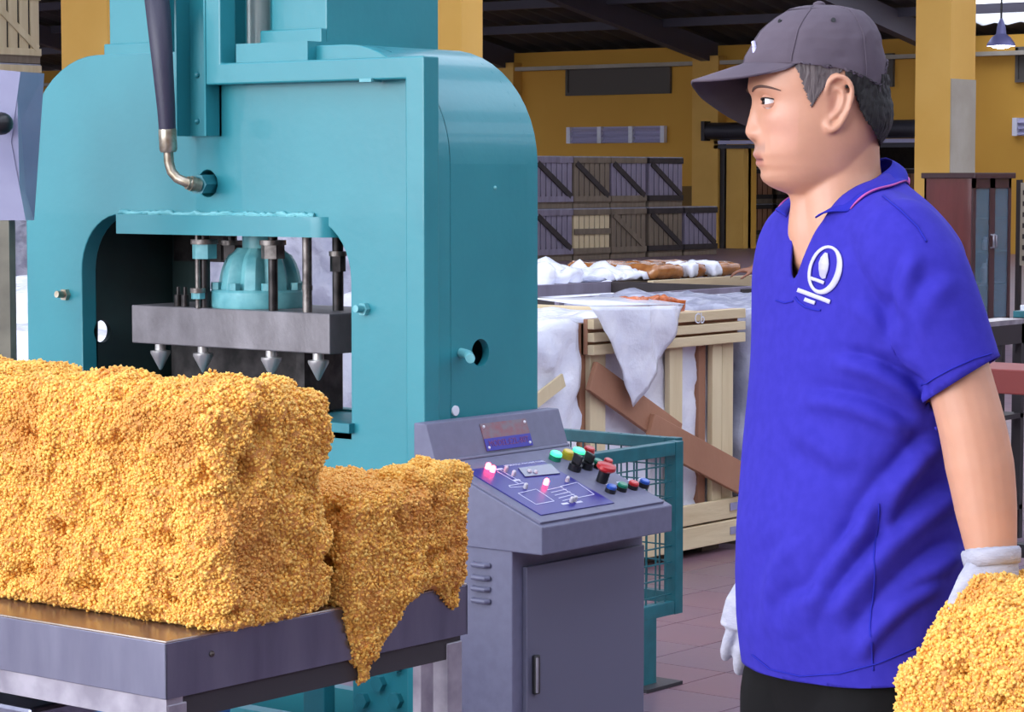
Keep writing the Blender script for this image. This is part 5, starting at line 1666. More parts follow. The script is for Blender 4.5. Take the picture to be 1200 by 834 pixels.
# arms (joints in pixels, with distance offset)
sh_l, el_l, wr_l = ml(1066, 300, -.15), ml(1140, 512, -.215), ml(1163, 652, -.235)
L_arm = [sh_l, ml(1105, 385, -.19), ml(1134, 480, -.212), ml(1148, 545, -.218), ml(1156, 600, -.225), ml(1163, 655, -.235)]
L_rad = [42 * KP, 36 * KP, 37 * KP, 38 * KP, 34 * KP, 26 * KP]
sh_r = ml(950, 292, .16)
R_arm = [sh_r, ml(950, 390, .2), ml(944, 490, .22), ml(934, 560, .20), ml(920, 615, .18), ml(906, 664, .17)]
R_rad = [44 * KP, 42 * KP, 38 * KP, 36 * KP, 32 * KP, 25 * KP]
body = MB()
head_mesh(body)
ear_mesh(body, 1); ear_mesh(body, -1)
limb(body, [ml(985, 120), ml(984, 165), ml(984, 205), ml(990, 250), ml(998, 290)], [46 * KP, 46 * KP, 48 * KP, 56 * KP, 62 * KP], 32)
limb(body, [ml(940, 200), ml(952, 232), ml(955, 268), ml(962, 300)], [24 * KP, 26 * KP, 32 * KP, 36 * KP], 24)
torso_loft(body, 236, 848, 15)
limb(body, L_arm, L_rad); limb(body, R_arm, R_rad)
lh_dir = (ml(1150, 720, -.255) - ml(1163, 655, -.235))
hand(body, ml(1163, 655, -.235), lh_dir, None, Vector((.35, -.9, 0)), .35, .95, .95, -1)
rh_dir = (ml(884, 740, .165) - ml(906, 664, .17))
hand(body, ml(906, 664, .17), rh_dir, None, Vector((.3, .9, 0)), .3, .93, .95, 1)
for s_ in (1, -1):
    hip = ml(993, 835) + ld * (s_ * .088); knee = Vector((hip.x - .02 + (s_ * .03), hip.y - .01, .46)); ank = Vector((hip.x + .02 + s_ * .03, hip.y, .09))
    limb(body, [hip + Vector((0, 0, .05)), hip + Vector((0, 0, -.12)), knee, ank], [.092, .086, .056, .04])
    limb(body, [ank + fd * -.04 + Vector((0, 0, -.04)), ank + fd * .08 + Vector((0, 0, -.05)), ank + fd * .16 + Vector((0, 0, -.058))], [.036, .036, .03])
bme = apply_remesh(body, .0029, 3, .5)
V = get_np(bme)
# skin tint: lips, shaved beard shadow, scalp
z2y = lambda z: z
hv = [ml(HC, y).z for y in (14, 300)]
zz = V[:, 2]
row = 14 + (hv[0] - zz) / (hv[0] - hv[1]) * (300 - 14)
ax0 = np.array(ml(HC, 120))
fx = ((V - ax0) @ np.array(hf)) / KP; lx = ((V - ax0) @ np.array(hl)) / KP
tint = np.tile(np.array(lin((202 / 255, 148 / 255, 120 / 255))), (len(V), 1))
def blend(w_, c_):
    global tint
    w_ = np.clip(w_, 0, 1)[:, None]
    tint = tint * (1 - w_) + np.array(lin((c_[0] / 255, c_[1] / 255, c_[2] / 255))) * w_
inhead = (row < 235) & (np.abs(lx) < 80)
G = lambda x, s: np.exp(-(x / s) ** 2)
blend(inhead * (fx > 40) * G(row - 150, 26) * G(np.abs(lx) - 45, 26) * .25, (226, 160, 146))
blend(inhead * (fx > 66) * np.clip(1 - np.abs(row - 186.5) / 8.5, 0, 1) ** .5 * (np.abs(lx) < 21) * np.clip((21 - np.abs(lx)) / 6, 0, 1) * .8, (160, 92, 92))
blend(inhead * (fx > 72) * np.clip(1 - np.abs(row - 186.5) / 1.8, 0, 1) * (np.abs(lx) < 20), (96, 50, 52))
blend(inhead * (fx > 60) * G(row - 173, 6) * (np.abs(lx) < 26) * .42, (128, 104, 102))
blend(inhead * (fx > 50) * G(row - 206, 9) * G(lx, 24) * .22, (140, 116, 112))
blend(inhead * (fx > 66) * G(row - 164, 3) * G(np.abs(lx) - 8, 4) * .6, (120, 66, 60))
e_in = np.abs(np.abs(lx) - 66) < 14
blend(inhead * G(fx - 3, 5) * G(row - 122, 12) * (np.abs(lx) > 55) * .55, (158, 92, 80))
at = bme.color_attributes.new('tint', 'FLOAT_COLOR', 'POINT')
at.data.foreach_set('color', np.concatenate([tint, np.ones((len(V), 1))], 1).astype(np.float32).ravel())
bobj = put('body', bme, 'skin', man, local=True)
bme.shade_smooth()


def hpx(f, l, y): return ml(HC, y) + hf * (f * KP) + hl * (l * KP)


# eyes with lids and brows
for s_ in (1, -1):
    ec = hpx(67, s_ * 29.5, 119.5); er = 10.2 * KP
    eb = MB().ball(ec, er, 24, 16).build('eye', 'eye', None)
    eb.parent = bobj
    gd = (hf * 1.0 + hl * (s_ * .12)).normalized()
    q_ = gd.to_track_quat('Z', 'Y').to_matrix()
    ir = MB().lathe([(.0001, er * 1.012), (er * .30, er * .97), (er * .52, er * .862), (er * .5, er * .8)], 20)
    ir.v = [ec + q_ @ p for p in ir.v]
    io = ir.build('iris', 'iris', None); io.parent = bobj
    lid = MB(); n = 28; rows_ = 10; o = 0
    out_d = (hf * .80 + hl * (s_ * .6)).normalized(); lat = Vector((0, 0, 1)).cross(out_d).normalized()
    for half, sg in ((0, 1), (1, -1)):
        o = len(lid.v)
        R_l = er * 1.10
        for i in range(rows_):
            for k in range(n + 1):
                phi = -1.45 + 2.9 * k / n                              # along the eye
                edge = (.30 if sg > 0 else .34) * math.cos(phi * .98)
                t = edge + ((1.15 if sg > 0 else .72) - edge) * i / (rows_ - 1)
                lid.v.append(ec + (out_d * (math.cos(t) * math.cos(phi)) + lat * (math.cos(t) * math.sin(phi)) + Vector((0, 0, sg * math.sin(t)))) * (R_l * (1.03 if i == 0 else 1)))
        for i in range(rows_ - 1):
            for k in range(n):
                a_ = o + i * (n + 1) + k
                lid.f.append((a_, a_ + 1, a_ + n + 2, a_ + n + 1))
    lo_ = lid.build('eyelid', 'skin', None, ang=80, weld=False); lo_.parent = bobj
    ca_ = lo_.data.color_attributes.new('tint', 'FLOAT_COLOR', 'POINT')
    ca_.data.foreach_set('color', np.tile(np.array(lin((208 / 255, 154 / 255, 130 / 255)) + (1,), np.float32), len(lo_.data.vertices)))
    # lash line
    ls = MB().tube([ec + (out_d * (math.cos(.32 * math.cos(ph)) * math.cos(ph)) + lat * (math.cos(.32 * math.cos(ph)) * math.sin(ph)) + Vector((0, 0, math.sin(.32 * math.cos(ph))))) * (er * 1.14) for ph in np.linspace(-1.3, 1.3, 16)], .0009, 6).build('lash_line', 'hair', None)
    ls.parent = bobj
    bw = MB(); pts = []
    for l_, y_ in ((15, 108), (24, 104.5), (34, 102.5), (44, 104), (52, 108)):
        fq, bk_, wd_ = lerp_tab(HEAD, y_)
        th = math.asin(min(1, (l_ / wd_)) ** (1 / .93))
        pts.append(head_pt(y_, s_ * th, .0008))
    p_, r_ = smooth_path(pts, [.0010, .0018, .0019, .0015, .0006], 5)
    bw.tube(p_, r_, 8).build('eyebrow', 'brow', None).parent = bobj


def cap_low(xpx, th):                                # lower edge of the crown as seen from the side
    y = float(np.interp(xpx, [868, 918, 950, 976, 1000, 1018, 1026, 1030, 1036], [77, 77, 79.5, 84, 93, 102, 98, 84, 70]))
    return y


def shell_part(name, m, inside, thick, parent, rough=.0015, n=420, rows=300, ymin=60, ymax=215):
    """a layer over the head surface wherever inside(x_px, y_px, theta) holds"""
    ys_ = np.linspace(ymin, ymax, rows); vs = []; keep = {}
    for i, y in enumerate(ys_):
        for k in range(n):
            th = 2 * PI * k / n
            nz = noise.noise(Vector((k * .15, i * .07, 3)))
            vs.append((y, th, nz * .7 + .5 * noise.noise(Vector((k * .6, i * .05, 8)))))
    P_ = []; used = {}; fs = []
    def vid(i, k):
        k %= n; key = (i, k)
        if key not in used:
            y, th, nz = vs[i * n + k]
            used[key] = len(P_); P_.append(head_pt(y, th, thick(y, th) + rough * nz))
        return used[key]
    for i in range(rows - 1):
        for k in range(n):
            y, th, _ = vs[i * n + k]
            q_ = head_pt(y, th)
            xpx = HC - (q_ - ml(HC, y)).dot(hf) / KP
            if inside(xpx, y, th):
                fs.append((vid(i, k), vid(i, k + 1), vid(i + 1, k + 1), vid(i + 1, k)))
    o_ = MB().add(P_, fs).build(name, m, None, ang=80)
    sm = o_.modifiers.new('thick', 'SOLIDIFY'); sm.thickness = .004; sm.offset = -.6
    o_.parent = parent
    return o_


def hair_in(x, y, th):
    if math.cos(th) > .55: return False
    if x < 976: return False
    lowb = float(np.interp(x, [984, 990, 996, 1006, 1016, 1026, 1045], [104, 122, 138, 150, 162, 172, 176])) + 3 * noise.noise(Vector((x * .4, y * .3, th * 9)))
    return y < lowb and y > (cap_low(x, th) - 1 if x < 1020 else 88)


def temple_in(x, y, th):
    if math.cos(th) > .62 or math.cos(th) < -.25: return False
    if not (918 < x < 986): return False
    fl = float(np.interp(y, [70, 82, 92, 104, 116, 124], [916, 922, 926, 930, 934, 938])) + 2 * noise.noise(Vector((x * .3, y * .5, th * 7)))
    fr = float(np.interp(y, [70, 90, 100, 110, 120, 127], [990, 968, 956, 949, 943, 939]))
    return fl < x < fr and y < 127


shell_part('hair', 'hair', hair_in, lambda y, th: .002 + .002 * min(1, max(0, (y - 100) / 20)) + .007 * gs(y - 140, 24) * max(0, -math.cos(th)), bobj, .002)
for s_ in (1, -1): shell_part('temple_hair', 'hair_thin', lambda x, y, th: temple_in(x, y, th) and s_ * math.sin(th) > 0, lambda y, th: .0012, bobj, .0006)

# ---------------- cap
CAP = [(5.8, 3, -1), (7, 20, 22), (10, 33, 36), (14, 43, 46), (21, 55, 53), (29, 66, 58), (38, 76, 63), (48, 82, 66), (60, 88.5, 69), (68, 92, 70.5), (76, 94, 71.5), (86, 94, 72.5), (96, 93, 73), (106, 92, 73)]
def cap_pt(y, th, off=0.0):
    f_, b_ = lerp_tab(CAP, y)
    t = (y - 5.8)
    wd = float(np.interp(y, [5.8, 7, 10, 14, 21, 29, 38, 48, 60, 76, 106], [0, 20, 33, 42, 52, 59, 64, 67.5, 70, 71.5, 72]))
    c, s = math.cos(th), math.sin(th)
    f = math.copysign(abs(c) ** .92, c) * (f_ if c > 0 else b_); l = math.copysign(abs(s) ** .94, s) * wd
    seam = min(abs(((th * 3 / PI) % 1) - 0), abs(((th * 3 / PI) % 1) - 1))
    o_ = off - .0009 * gs(seam, .035) + .0022 * noise.noise(Vector((c * 2.2, s * 2.2, y * .035))) + .0012 * noise.noise(Vector((c * 6, s * 6, y * .1)))
    d_ = hf * f + hl * l
    return ml(962 if y < 12 else HC, y) + d_ * KP + (d_.normalized() if d_.length else Vector((0, 0, 1))) * o_


cap = MB(); n = 120; rows_ = 70
ys_ = np.concatenate([5.8 + 6 * np.linspace(0, 1, 14) ** 2, np.linspace(12.2, 106, rows_ - 14)])
ids = {}; P_ = []; fs = []
grid = []
for i, y in enumerate(ys_):
    for k in range(n):
        th = 2 * PI * k / n
        P0 = cap_pt(y, th); x = HC - (P0 - ml(HC, y)).dot(hf) / KP
        yl = cap_low(x, th)
        yy = min(y, yl)
        grid.append(cap_pt(yy, th))
for i in range(rows_ - 1):
    for k in range(n):
        a_ = i * n + k; b_ = i * n + (k + 1) % n
        fs.append((a_, b_, b_ + n, a_ + n))
capo = None
cr = MB().add(grid, fs).build('baseball_cap', 'cap', None, ang=70)
cr.parent = man; cr['label'] = 'faded charcoal baseball cap with a curved brim'
def cput(o_):
    o_.parent = cr
    return o_
sm = cr.modifiers.new('thick', 'SOLIDIFY'); sm.thickness = .003; sm.offset = -1
# seams of the six panels
for k in range(6):
    th = PI * k / 3 + (.0)
    pts = []
    for y in np.linspace(8, 100, 30):
        p = cap_pt(y, th, .0006); x = HC - (p - ml(HC, y)).dot(hf) / KP
        if y < cap_low(x, th) - .5: pts.append(p)
    if len(pts) > 3: cput(MB().tube(pts, .0011, 6).build('seam', 'cap', None))
cput(MB().lathe([(.009, 0), (.008, .004), (.003, .0065), (.0005, .007)], 16, ml(960, 7)).build('top_button', 'cap', None))
for th in (PI / 6 + PI / 3, -PI / 6 - PI / 3, PI / 6):
    p = cap_pt(27, th, .0006); nn = (p - ml(HC, 40)).normalized()
    cput(MB().tube([p - nn * .001, p + nn * .0012], .0032, 12).build('eyelet', 'black_plastic', None))
# brim
br_v = []; br_f = []; ns, ntt = 24, 48
for i in range(ns + 1):
    s_ = i / ns
    for j in range(ntt + 1):
        t = -1 + 2 * j / ntt                          # -1 far side, +1 near side (his left)
        thr = t * 1.12
        root_p = cap_pt(74 + 3 * t * t, thr, -.001)
        reach = 62 * (max(0, 1 - abs(t) ** 2.6)) ** .75
        drop = 20 * s_ * (reach / 62 if t > 0 else 1) + (9 * t * t * (reach / 62) if t > 0 else 62 * abs(t) ** 1.5) * min(1, s_ * 1.3) 
        rise = 0
        q_ = root_p + hf * (reach * s_ * KP) + Vector((0, 0, -drop * KP))
        br_v.append(q_)
for i in range(ns):
    for j in range(ntt):
        a_ = i * (ntt + 1) + j
        br_f.append((a_, a_ + 1, a_ + ntt + 2, a_ + ntt + 1))
bo = cput(MB().add(br_v, br_f).build('brim', 'cap', None, ang=60))
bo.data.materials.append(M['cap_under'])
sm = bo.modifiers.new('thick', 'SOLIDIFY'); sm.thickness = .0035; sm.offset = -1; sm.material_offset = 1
# back strap and buckle
pts = []
for th in np.linspace(PI - .75, PI + .75, 16):
    pts.append(cap_pt(106, th, .001) + Vector((0, 0, -.006 * math.cos((th - PI) * 2))))
strap = MB()
for a_, b_ in zip(pts, pts[1:]): strap.bar(a_, b_, .002, .016)
so = cput(strap.build('strap', 'cap', None))
lg = cap_pt(57, .32, .001); tz_ = Vector((0, 0, 1)); nn = (lg - ml(HC, 57)).normalized(); sx_ = tz_.cross(nn).normalized()
emb = MB()
for a_, b_, r_ in (((0, -.008), (-.002, 0), .0035), ((-.002, 0), (-.006, .008), .003), ((0, -.008), (.004, -.009), .0025)):
    emb.tube([lg + sx_ * a_[0] + tz_ * a_[1], lg + sx_ * b_[0] + tz_ * b_[1]], r_, 8)
cput(emb.build('embroidered_mark', 'white_thread', None))

# ---------------- polo shirt
HEMZ = None
shirt = MB()
torso_loft(shirt, 205, 846, 0)
limb(shirt, [ml(1058, 286, -.14), ml(1081, 324, -.168), ml(1104, 380, -.188), ml(1128, 446, -.206), ml(1137, 478, -.21)], [50 * KP, 53 * KP, 51 * KP, 46 * KP, 44 * KP], 28)
limb(shirt, [ml(962, 280, .13), ml(950, 330, .18), ml(948, 385, .2), ml(946, 446, .21), ml(944, 475, .215)], [54 * KP, 55 * KP, 51 * KP, 47 * KP, 46 * KP], 28)
limb(shirt, [ml(1008, 256, 0), ml(1034, 272, -.08), ml(1058, 287, -.14)], [38 * KP, 46 * KP, 50 * KP], 24)
limb(shirt, [ml(1000, 252, 0), ml(978, 264, .07), ml(960, 282, .13)], [40 * KP, 48 * KP, 54 * KP], 24)
sme = apply_remesh(shirt, .005, 10, .5)
bm = bmesh.new(); bm.from_mesh(sme)


def cut(co, no):
    geom = bm.verts[:] + bm.edges[:] + bm.faces[:]
    bmesh.ops.bisect_plane(bm, geom=geom, plane_co=co, plane_no=no, clear_outer=True)


# hem: a slightly slanted plane; sleeves and neck are trimmed by testing vertices
hem_a = ml(905, 792); hem_b = ml(1090, 772)
cut(ml(1000, 776), Vector((.10, 0, -1)))
cl_c = ml(1128, 444, -.205); cl_n = (ml(1141, 480, -.212) - ml(1112, 390, -.19)).normalized()
cl_n = (cl_n + Vector((.30, 0, 0))).normalized()
cr_c = ml(946, 446, .21); cr_n = Vector((0, .05, -1)).normalized()
kill = []
neck_c = ml(990, 214); 
for v in bm.verts:
    co = v.co
    dl = co - cl_c
    if dl.dot(cl_n) > 0 and (dl - cl_n * dl.dot(cl_n)).length < .062 and dl.dot(cl_n) < .1 and (dl.y < .05): kill.append(v); continue
    dr = co - cr_c
    if dr.dot(cr_n) > 0 and (dr - cr_n * dr.dot(cr_n)).length < .075 and dr.dot(cr_n) < .2 and dr.y > -.07: kill.append(v); continue
# neck opening: remove everything inside a cone that follows the collar
fwd_np = fd
nk = ml(992, 226)
for v in bm.verts:
    d_ = v.co - nk
    f_ = d_.dot(fd); l_ = d_.dot(ld)
    rad_ = math.hypot(f_ - .01, l_)
    if v.co.z > ml(0, 262).z and rad_ < .064: kill.append(v); continue
    # V of the open placket
    depth_ = (ml(0, 232).z - v.co.z)
    half = float(np.interp(depth_, [0, .03, .075, .115, .13], [.040, .030, .014, .004, -1]))
    if f_ > .02 and depth_ > -.03 and abs(l_) < half: kill.append(v)
bmesh.ops.delete(bm, geom=list(set(kill)), context='VERTS')
for v in bm.verts:                                   # clean cuff lines
    if not v.is_boundary: continue
    pass
for it_ in range(24):                                # iron out the cut neckline
    new_ = {}
    for v in bm.verts:
        if v.is_boundary and v.co.z > ml(0, 400).z:
            nb_ = [e_.other_vert(v).co for e_ in v.link_edges if e_.is_boundary]
            if len(nb_) == 2: new_[v] = v.co * .4 + (nb_[0] + nb_[1]) * .3
    for v, c_ in new_.items(): v.co = c_
for v in bm.verts:
    if not v.is_boundary: continue
    for c_, n_, lim in ((cl_c, cl_n, .08), (cr_c, cr_n, .08)):
        d_ = v.co - c_; k_ = d_.dot(n_)
        if abs(k_) < .012 and (d_ - n_ * k_).length < lim: v.co = v.co - n_ * k_
# folds
def cz(py): return ml(0, py).z
folds = [  # start px, end px, width, depth
    ((1078, 470), (985, 425), 9, .010), ((1060, 505), (950, 470), 10, .007), ((1100, 520), (1000, 640), 11, .008), ((1120, 580), (985, 720), 12, .009),
    ((1125, 650), (1010, 760), 11, .008), ((1050, 420), (1010, 360), 13, .006), ((1075, 545), (1040, 640), 9, .006), ((960, 700), (930, 740), 12, .006), ((1020, 620), (950, 735), 10, .005), ((930, 640), (905, 740), 12, .004),
    ((1110, 330), (1075, 400), 14, .004), ((1000, 300), (1040, 420), 22, .004), ((1070, 300), (1062, 440), 10, .005), ((940, 505), (1010, 540), 14, .004), ((1100, 690), (1015, 770), 8, .006)]
segs = []
for a_, b_, w_, d_ in folds:
    segs.append((np.array(a_, float), np.array(b_, float), w_, d_))
bm.normal_update()
V_ = np.array([v.co[:] for v in bm.verts]); N_ = np.array([v.normal[:] for v in bm.verts])
rw = np.array([[*(Vector(p))] for p in V_])
depth_n = MD + V_[:, 1]
pxs = 600 + (G_.x0 + V_[:, 0]) / depth_n * F
pys = 205 + (H - V_[:, 2]) / depth_n * F
disp = np.zeros(len(V_))
near = np.clip((-V_[:, 1] + .06) / .05, 0, 1)
for a_, b_, w_, d_ in segs:
    ab_ = b_ - a_; L_ = np.linalg.norm(ab_); u_ = ab_ / L_
    rel = np.stack([pxs, pys], 1) - a_
    t = np.clip(rel @ u_ / L_, 0, 1); perp = rel @ np.array([-u_[1], u_[0]])
    bow = 8 * np.sin(t * PI)
    endf = np.clip(np.minimum(rel @ u_ + 12, L_ + 12 - rel @ u_) / 24, 0, 1)
    disp += near * endf * d_ * 1.7 * (np.exp(-((perp - bow) / w_) ** 2) - .75 * np.exp(-((perp - bow - 1.7 * w_) / w_) ** 2)) * (1 - .4 * t)
disp += np.array([noise.noise(Vector((p[0] * 7, p[1] * 7, p[2] * 4))) * .005 + noise.noise(Vector((p[0] * 18, p[1] * 18, p[2] * 9))) * .0018 for p in V_])
# side seam
V_ = V_ + N_ * disp[:, None]
for v, p in zip(bm.verts, V_): v.co = p
bm.to_mesh(sme); bm.free()
sme.shade_smooth()
so_ = put('polo_shirt', sme, 'shirt'); so_.parent = man; so_['label'] = 'royal blue polo shirt with a white emblem'
def sput(o_, parent=None):
    o_.parent = so_
    return o_
sm = so_.modifiers.new('thick', 'SOLIDIFY'); sm.thickness = .003; sm.offset = 1
from mathutils.bvhtree import BVHTree
bvh = BVHTree.FromPolygons([v.co[:] for v in sme.vertices], [tuple(p.vertices) for p in sme.polygons])
eye_l = Vector((-G_.x0, -MD, H))                     # the eye in the figure's frame


def drape(px, py, lift=.0045):
    """point of the shirt under a pixel, lifted off the cloth"""
    tgt = ml(px, py, 0); d_ = (tgt - eye_l).normalized()
    hit = bvh.ray_cast(eye_l, d_)
    if hit[0] is None: return tgt
    n_ = hit[1] if hit[1].dot(d_) < 0 else -hit[1]
    return hit[0] + n_ * lift


def ribbon(name, pts, w_, m, parent, lift=.0045, closed=False):
    """strip of stitching following the cloth; pts in pixels, width in pixels"""
    if not closed:                                   # walk closely along the cloth
        ww_ = list(w_) if hasattr(w_, '__len__') else [w_] * len(pts)
        q_ = []; w2 = []
        for i in range(len(pts) - 1):
            for j in range(8):
                t_ = j / 8
                q_.append((pts[i][0] * (1 - t_) + pts[i + 1][0] * t_, pts[i][1] * (1 - t_) + pts[i + 1][1] * t_)); w2.append(ww_[i] * (1 - t_) + ww_[i + 1] * t_)
        pts = q_ + [pts[-1]]; w_ = w2 + [ww_[-1]]
    L_ = []; R_s = []
    k = len(pts)
    for i, p in enumerate(pts):
        a_ = pts[(i - 1) % k] if closed else pts[max(i - 1, 0)]; b_ = pts[(i + 1) % k] if closed else pts[min(i + 1, k - 1)]
        t = Vector((b_[0] - a_[0], b_[1] - a_[1])).normalized(); nn_ = Vector((-t.y, t.x))
        ww = w_[i] if hasattr(w_, '__len__') else w_
        L_.append(drape(p[0] + nn_.x * ww / 2, p[1] + nn_.y * ww / 2, lift)); R_s.append(drape(p[0] - nn_.x * ww / 2, p[1] - nn_.y * ww / 2, lift))
    fs_ = [(i, i + 1, k + i + 1, k + i) for i in range(k - 1)]
    if closed: fs_.append((k - 1, 0, k, 2 * k - 1))
    o_ = MB().add(L_ + R_s, fs_).build(name, m, None, ang=80)
    s2 = o_.modifiers.new('thick', 'SOLIDIFY'); s2.thickness = .0012; s2.offset = 0
    return sput(o_, parent) if parent else sput(o_)


# emblem: leaning ring, flame, bar, two lines of stitching
ring = []
cxr, cyr = 969.5, 316.5
for k in range(36):
    t = 2 * PI * k / 36
    u_, v_ = 17 * math.cos(t), 27 * math.sin(t)
    a_ = math.radians(17)
    ring.append((cxr + u_ * math.cos(a_) - v_ * math.sin(a_), cyr + u_ * math.sin(a_) + v_ * math.cos(a_)))
ew = [3.4 + 3.4 * max(0, math.cos(2 * PI * k / 36 - .35)) for k in range(36)]
ribbon('emblem_ring', ring, ew, 'white_thread', so_, .005, True)
ribbon('emblem_bar', [(953, 326), (960, 328.5), (969, 332)], 4, 'white_thread', so_, .0052)
ribbon('emblem_flame', [(972, 297), (970, 303), (969, 309), (968.5, 316), (968, 322), (969, 327)], [3, 9, 12, 11, 8, 4], 'white_thread', so_, .0052)
ribbon('emblem_line', [(938, 340), (946, 343), (955, 346.5), (965, 350), (976, 354)], 5, 'white_thread', so_, .005)
ribbon('emblem_line', [(946, 351), (952, 353.5), (958, 355.5)], 4.5, 'white_thread', so_, .005)
ribbon('pocket_edge', [(934, 348), (938, 354), (946, 360), (956, 363), (964, 364)], 2.5, 'shirt_dark', so_, .004)
ribbon('placket_seam', [(912, 352), (922, 355), (932, 353)], 2, 'shirt_dark', so_, .004)
ribbon('side_seam', [(1030, 590), (1026, 650), (1022, 700), (1021, 760), (1024, 785)], 2.0, 'shirt_dark', so_, .0036)
ribbon('shoulder_seam', [(1035, 232), (1055, 248), (1075, 268), (1085, 285)], 2.0, 'shirt_dark', so_, .004)
ribbon('hem_stitch', [(884, 766), (905, 783), (940, 791), (985, 788), (1030, 776), (1075, 757)], 1.6, 'shirt_dark', so_, .004)
ribbon('cuff_stitch', [(1082, 452), (1095, 443), (1115, 432), (1140, 421), (1160, 415)], 1.6, 'shirt_dark', so_, .004)

# collar: ribbed stand and fall, with a pink stripe along its edge
def collar_pt(phi, t):
    """phi 0 = front, +90 = his left; t 0 = inner top edge, 1 = outer edge"""
    a_ = abs(phi)
    ztop_ = float(np.interp(a_, [0.5, .9, 1.4, 2.0, 2.6, PI], [cz(256), cz(241), cz(221), cz(203), cz(190), cz(185)]))
    zout = float(np.interp(a_, [0.5, .8, 1.2, 1.6, 2.0, 2.6, PI], [cz(266), cz(262), cz(256), cz(248), cz(233), cz(218), cz(212)]))
    rf = float(np.interp(a_, [0.5, 1.0, 1.6, 2.4, PI], [.068, .064, .060, .062, .064]))
    ro_ = float(np.interp(a_, [0.5, .8, 1.2, 1.6, 2.4, PI], [.090, .098, .102, .100, .088, .080]))
    cx_ = ml(989, 226)
    mid_b = .008 * math.sin(PI * t)
    r_ = rf + (ro_ - rf) * t + mid_b
    z_ = ztop_ + (zout - ztop_) * t + .004 * math.sin(PI * t)
    lean = fd * (.014 * np.clip((cz(200) - z_) / .08, -.3, 1.0))
    return Vector((cx_.x, cx_.y, z_)) + fd * (r_ * math.cos(phi) * 1.03) + ld * (r_ * math.sin(phi)) + lean


def collar_strip(name, t0, t1, m, lift=0.0, p0=.62, p1=2 * PI - .62, nt=8):
    n_ = 80; vs_ = []
    for i in range(n_ + 1):
        for j in range(nt + 1):
            t = t0 + (t1 - t0) * j / nt
            q0_ = .55 + .78 * t
            phi = q0_ + (2 * PI - 2 * q0_) * i / n_
            ph = phi if phi <= PI else phi - 2 * PI
            c0_ = collar_pt(ph, t)
            if t > .45:
                h_ = bvh.ray_cast(Vector((c0_.x, c0_.y, 1.75)), Vector((0, 0, -1)))
                if h_[0] is not None and h_[0].z + .0055 > c0_.z: c0_ = Vector((c0_.x, c0_.y, h_[0].z + .0055))
            vs_.append(c0_ + (fd * math.cos(ph) + ld * math.sin(ph) + Vector((0, 0, .5))) * lift)
    fs_ = [(i * (nt + 1) + j, i * (nt + 1) + j + 1, (i + 1) * (nt + 1) + j + 1, (i + 1) * (nt + 1) + j) for i in range(n_) for j in range(nt)]
    o_ = MB().add(vs_, fs_).build(name, m, None, ang=80)
    s2 = o_.modifiers.new('thick', 'SOLIDIFY'); s2.thickness = .0025; s2.offset = 0
    return o_


col_ = sput(collar_strip('collar', 0, 1, 'shirt_dark'))
st_ = collar_strip('collar_stripe', .77, .92, 'stripe', .0022, nt=2); st_.parent = so_
# open placket leaves beside the V
for s_, xs in ((1, ((962, 254), (945, 275), (930, 300), (918, 325), (910, 348))), (-1, ((921, 252), (910, 270), (904, 295), (905, 322), (909, 345)))):
    pts = []
    for px_, py_ in xs:
        pts.append(ml(px_, py_, 0))
# ---------------- trousers
tr_ = MB()
def trow(y, sgn): pass
for s_ in (1, -1):
    hip = ml(993, 835) + ld * (s_ * .092)
    knee = Vector((hip.x - .02 + s_ * .03, hip.y - .01, .46)); ank = Vector((hip.x + .02 + s_ * .03, hip.y, .07))
    limb(tr_, [hip + Vector((0, 0, .02)), hip + Vector((0, 0, -.1)), knee, ank], [.098, .104, .078, .066], 28)
pw = MB(); torso_loft(pw, 750, 850, 12, 48, 24); tr_.add(pw.v, pw.f)
tme = apply_remesh(tr_, .007, 4, .5)
bm = bmesh.new(); bm.from_mesh(tme)
geom = bm.verts[:] + bm.edges[:] + bm.faces[:]
bmesh.ops.bisect_plane(bm, geom=geom, plane_co=(0, 0, .05), plane_no=(0, 0, -1), clear_outer=True)
bm.to_mesh(tme); bm.free(); tme.shade_smooth()
tro = put('trousers', tme, 'pants'); tro.parent = man
sm = tro.modifiers.new('thick', 'SOLIDIFY'); sm.thickness = .003; sm.offset = 1
for s_ in (1, -1):
    hip = ml(993, 835) + ld * (s_ * .088); ank = Vector((hip.x + .02 + s_ * .03, hip.y, .09))
    shoe = MB(); limb(shoe, [ank + fd * -.045 + Vector((0, 0, -.042)), ank + fd * .08 + Vector((0, 0, -.048)), ank + fd * .17 + Vector((0, 0, -.054))], [.045, .044, .035])
    for i_, v in enumerate(shoe.v): shoe.v[i_] = Vector((v.x, v.y, max(v.z, .004)))
    o_ = put('shoe', apply_remesh(shoe, .006, 3, .5), 'rubber_sole')
    o_.data.shade_smooth(); o_.parent = man

# ---------------- gloves
def glove(wr, arm_from, dirv, nrm, curl, ts, label):
    g_ = MB(); hand(g_, wr, dirv, None, nrm, curl, 1.04, 1.28, ts)
    a_ = (Vector(wr) - Vector(arm_from)).normalized()
    limb(g_, [Vector(wr) - a_ * .012, Vector(wr) + a_ * .02], [30 * KP, 27 * KP], 20)
    me_ = apply_remesh(g_, .003, 3, .5)
    t_ = put('knitted_glove', me_, 'glove')
    me_.shade_smooth(); t_.parent = man; t_['label'] = label
    cf = MB()
    p0_ = Vector(wr) - a_ * .022; pts = [p0_, p0_ + a_ * .004, p0_ + a_ * .012, p0_ + a_ * .022]
    cf.tube(pts, [31.0 * KP, 33 * KP, 32.5 * KP, 31 * KP], 28, cap=False)
    c_ = cf.build('cuff', 'glove', None); c_.parent = t_
    s2 = c_.modifiers.new('thick', 'SOLIDIFY'); s2.thickness = .003
    return t_


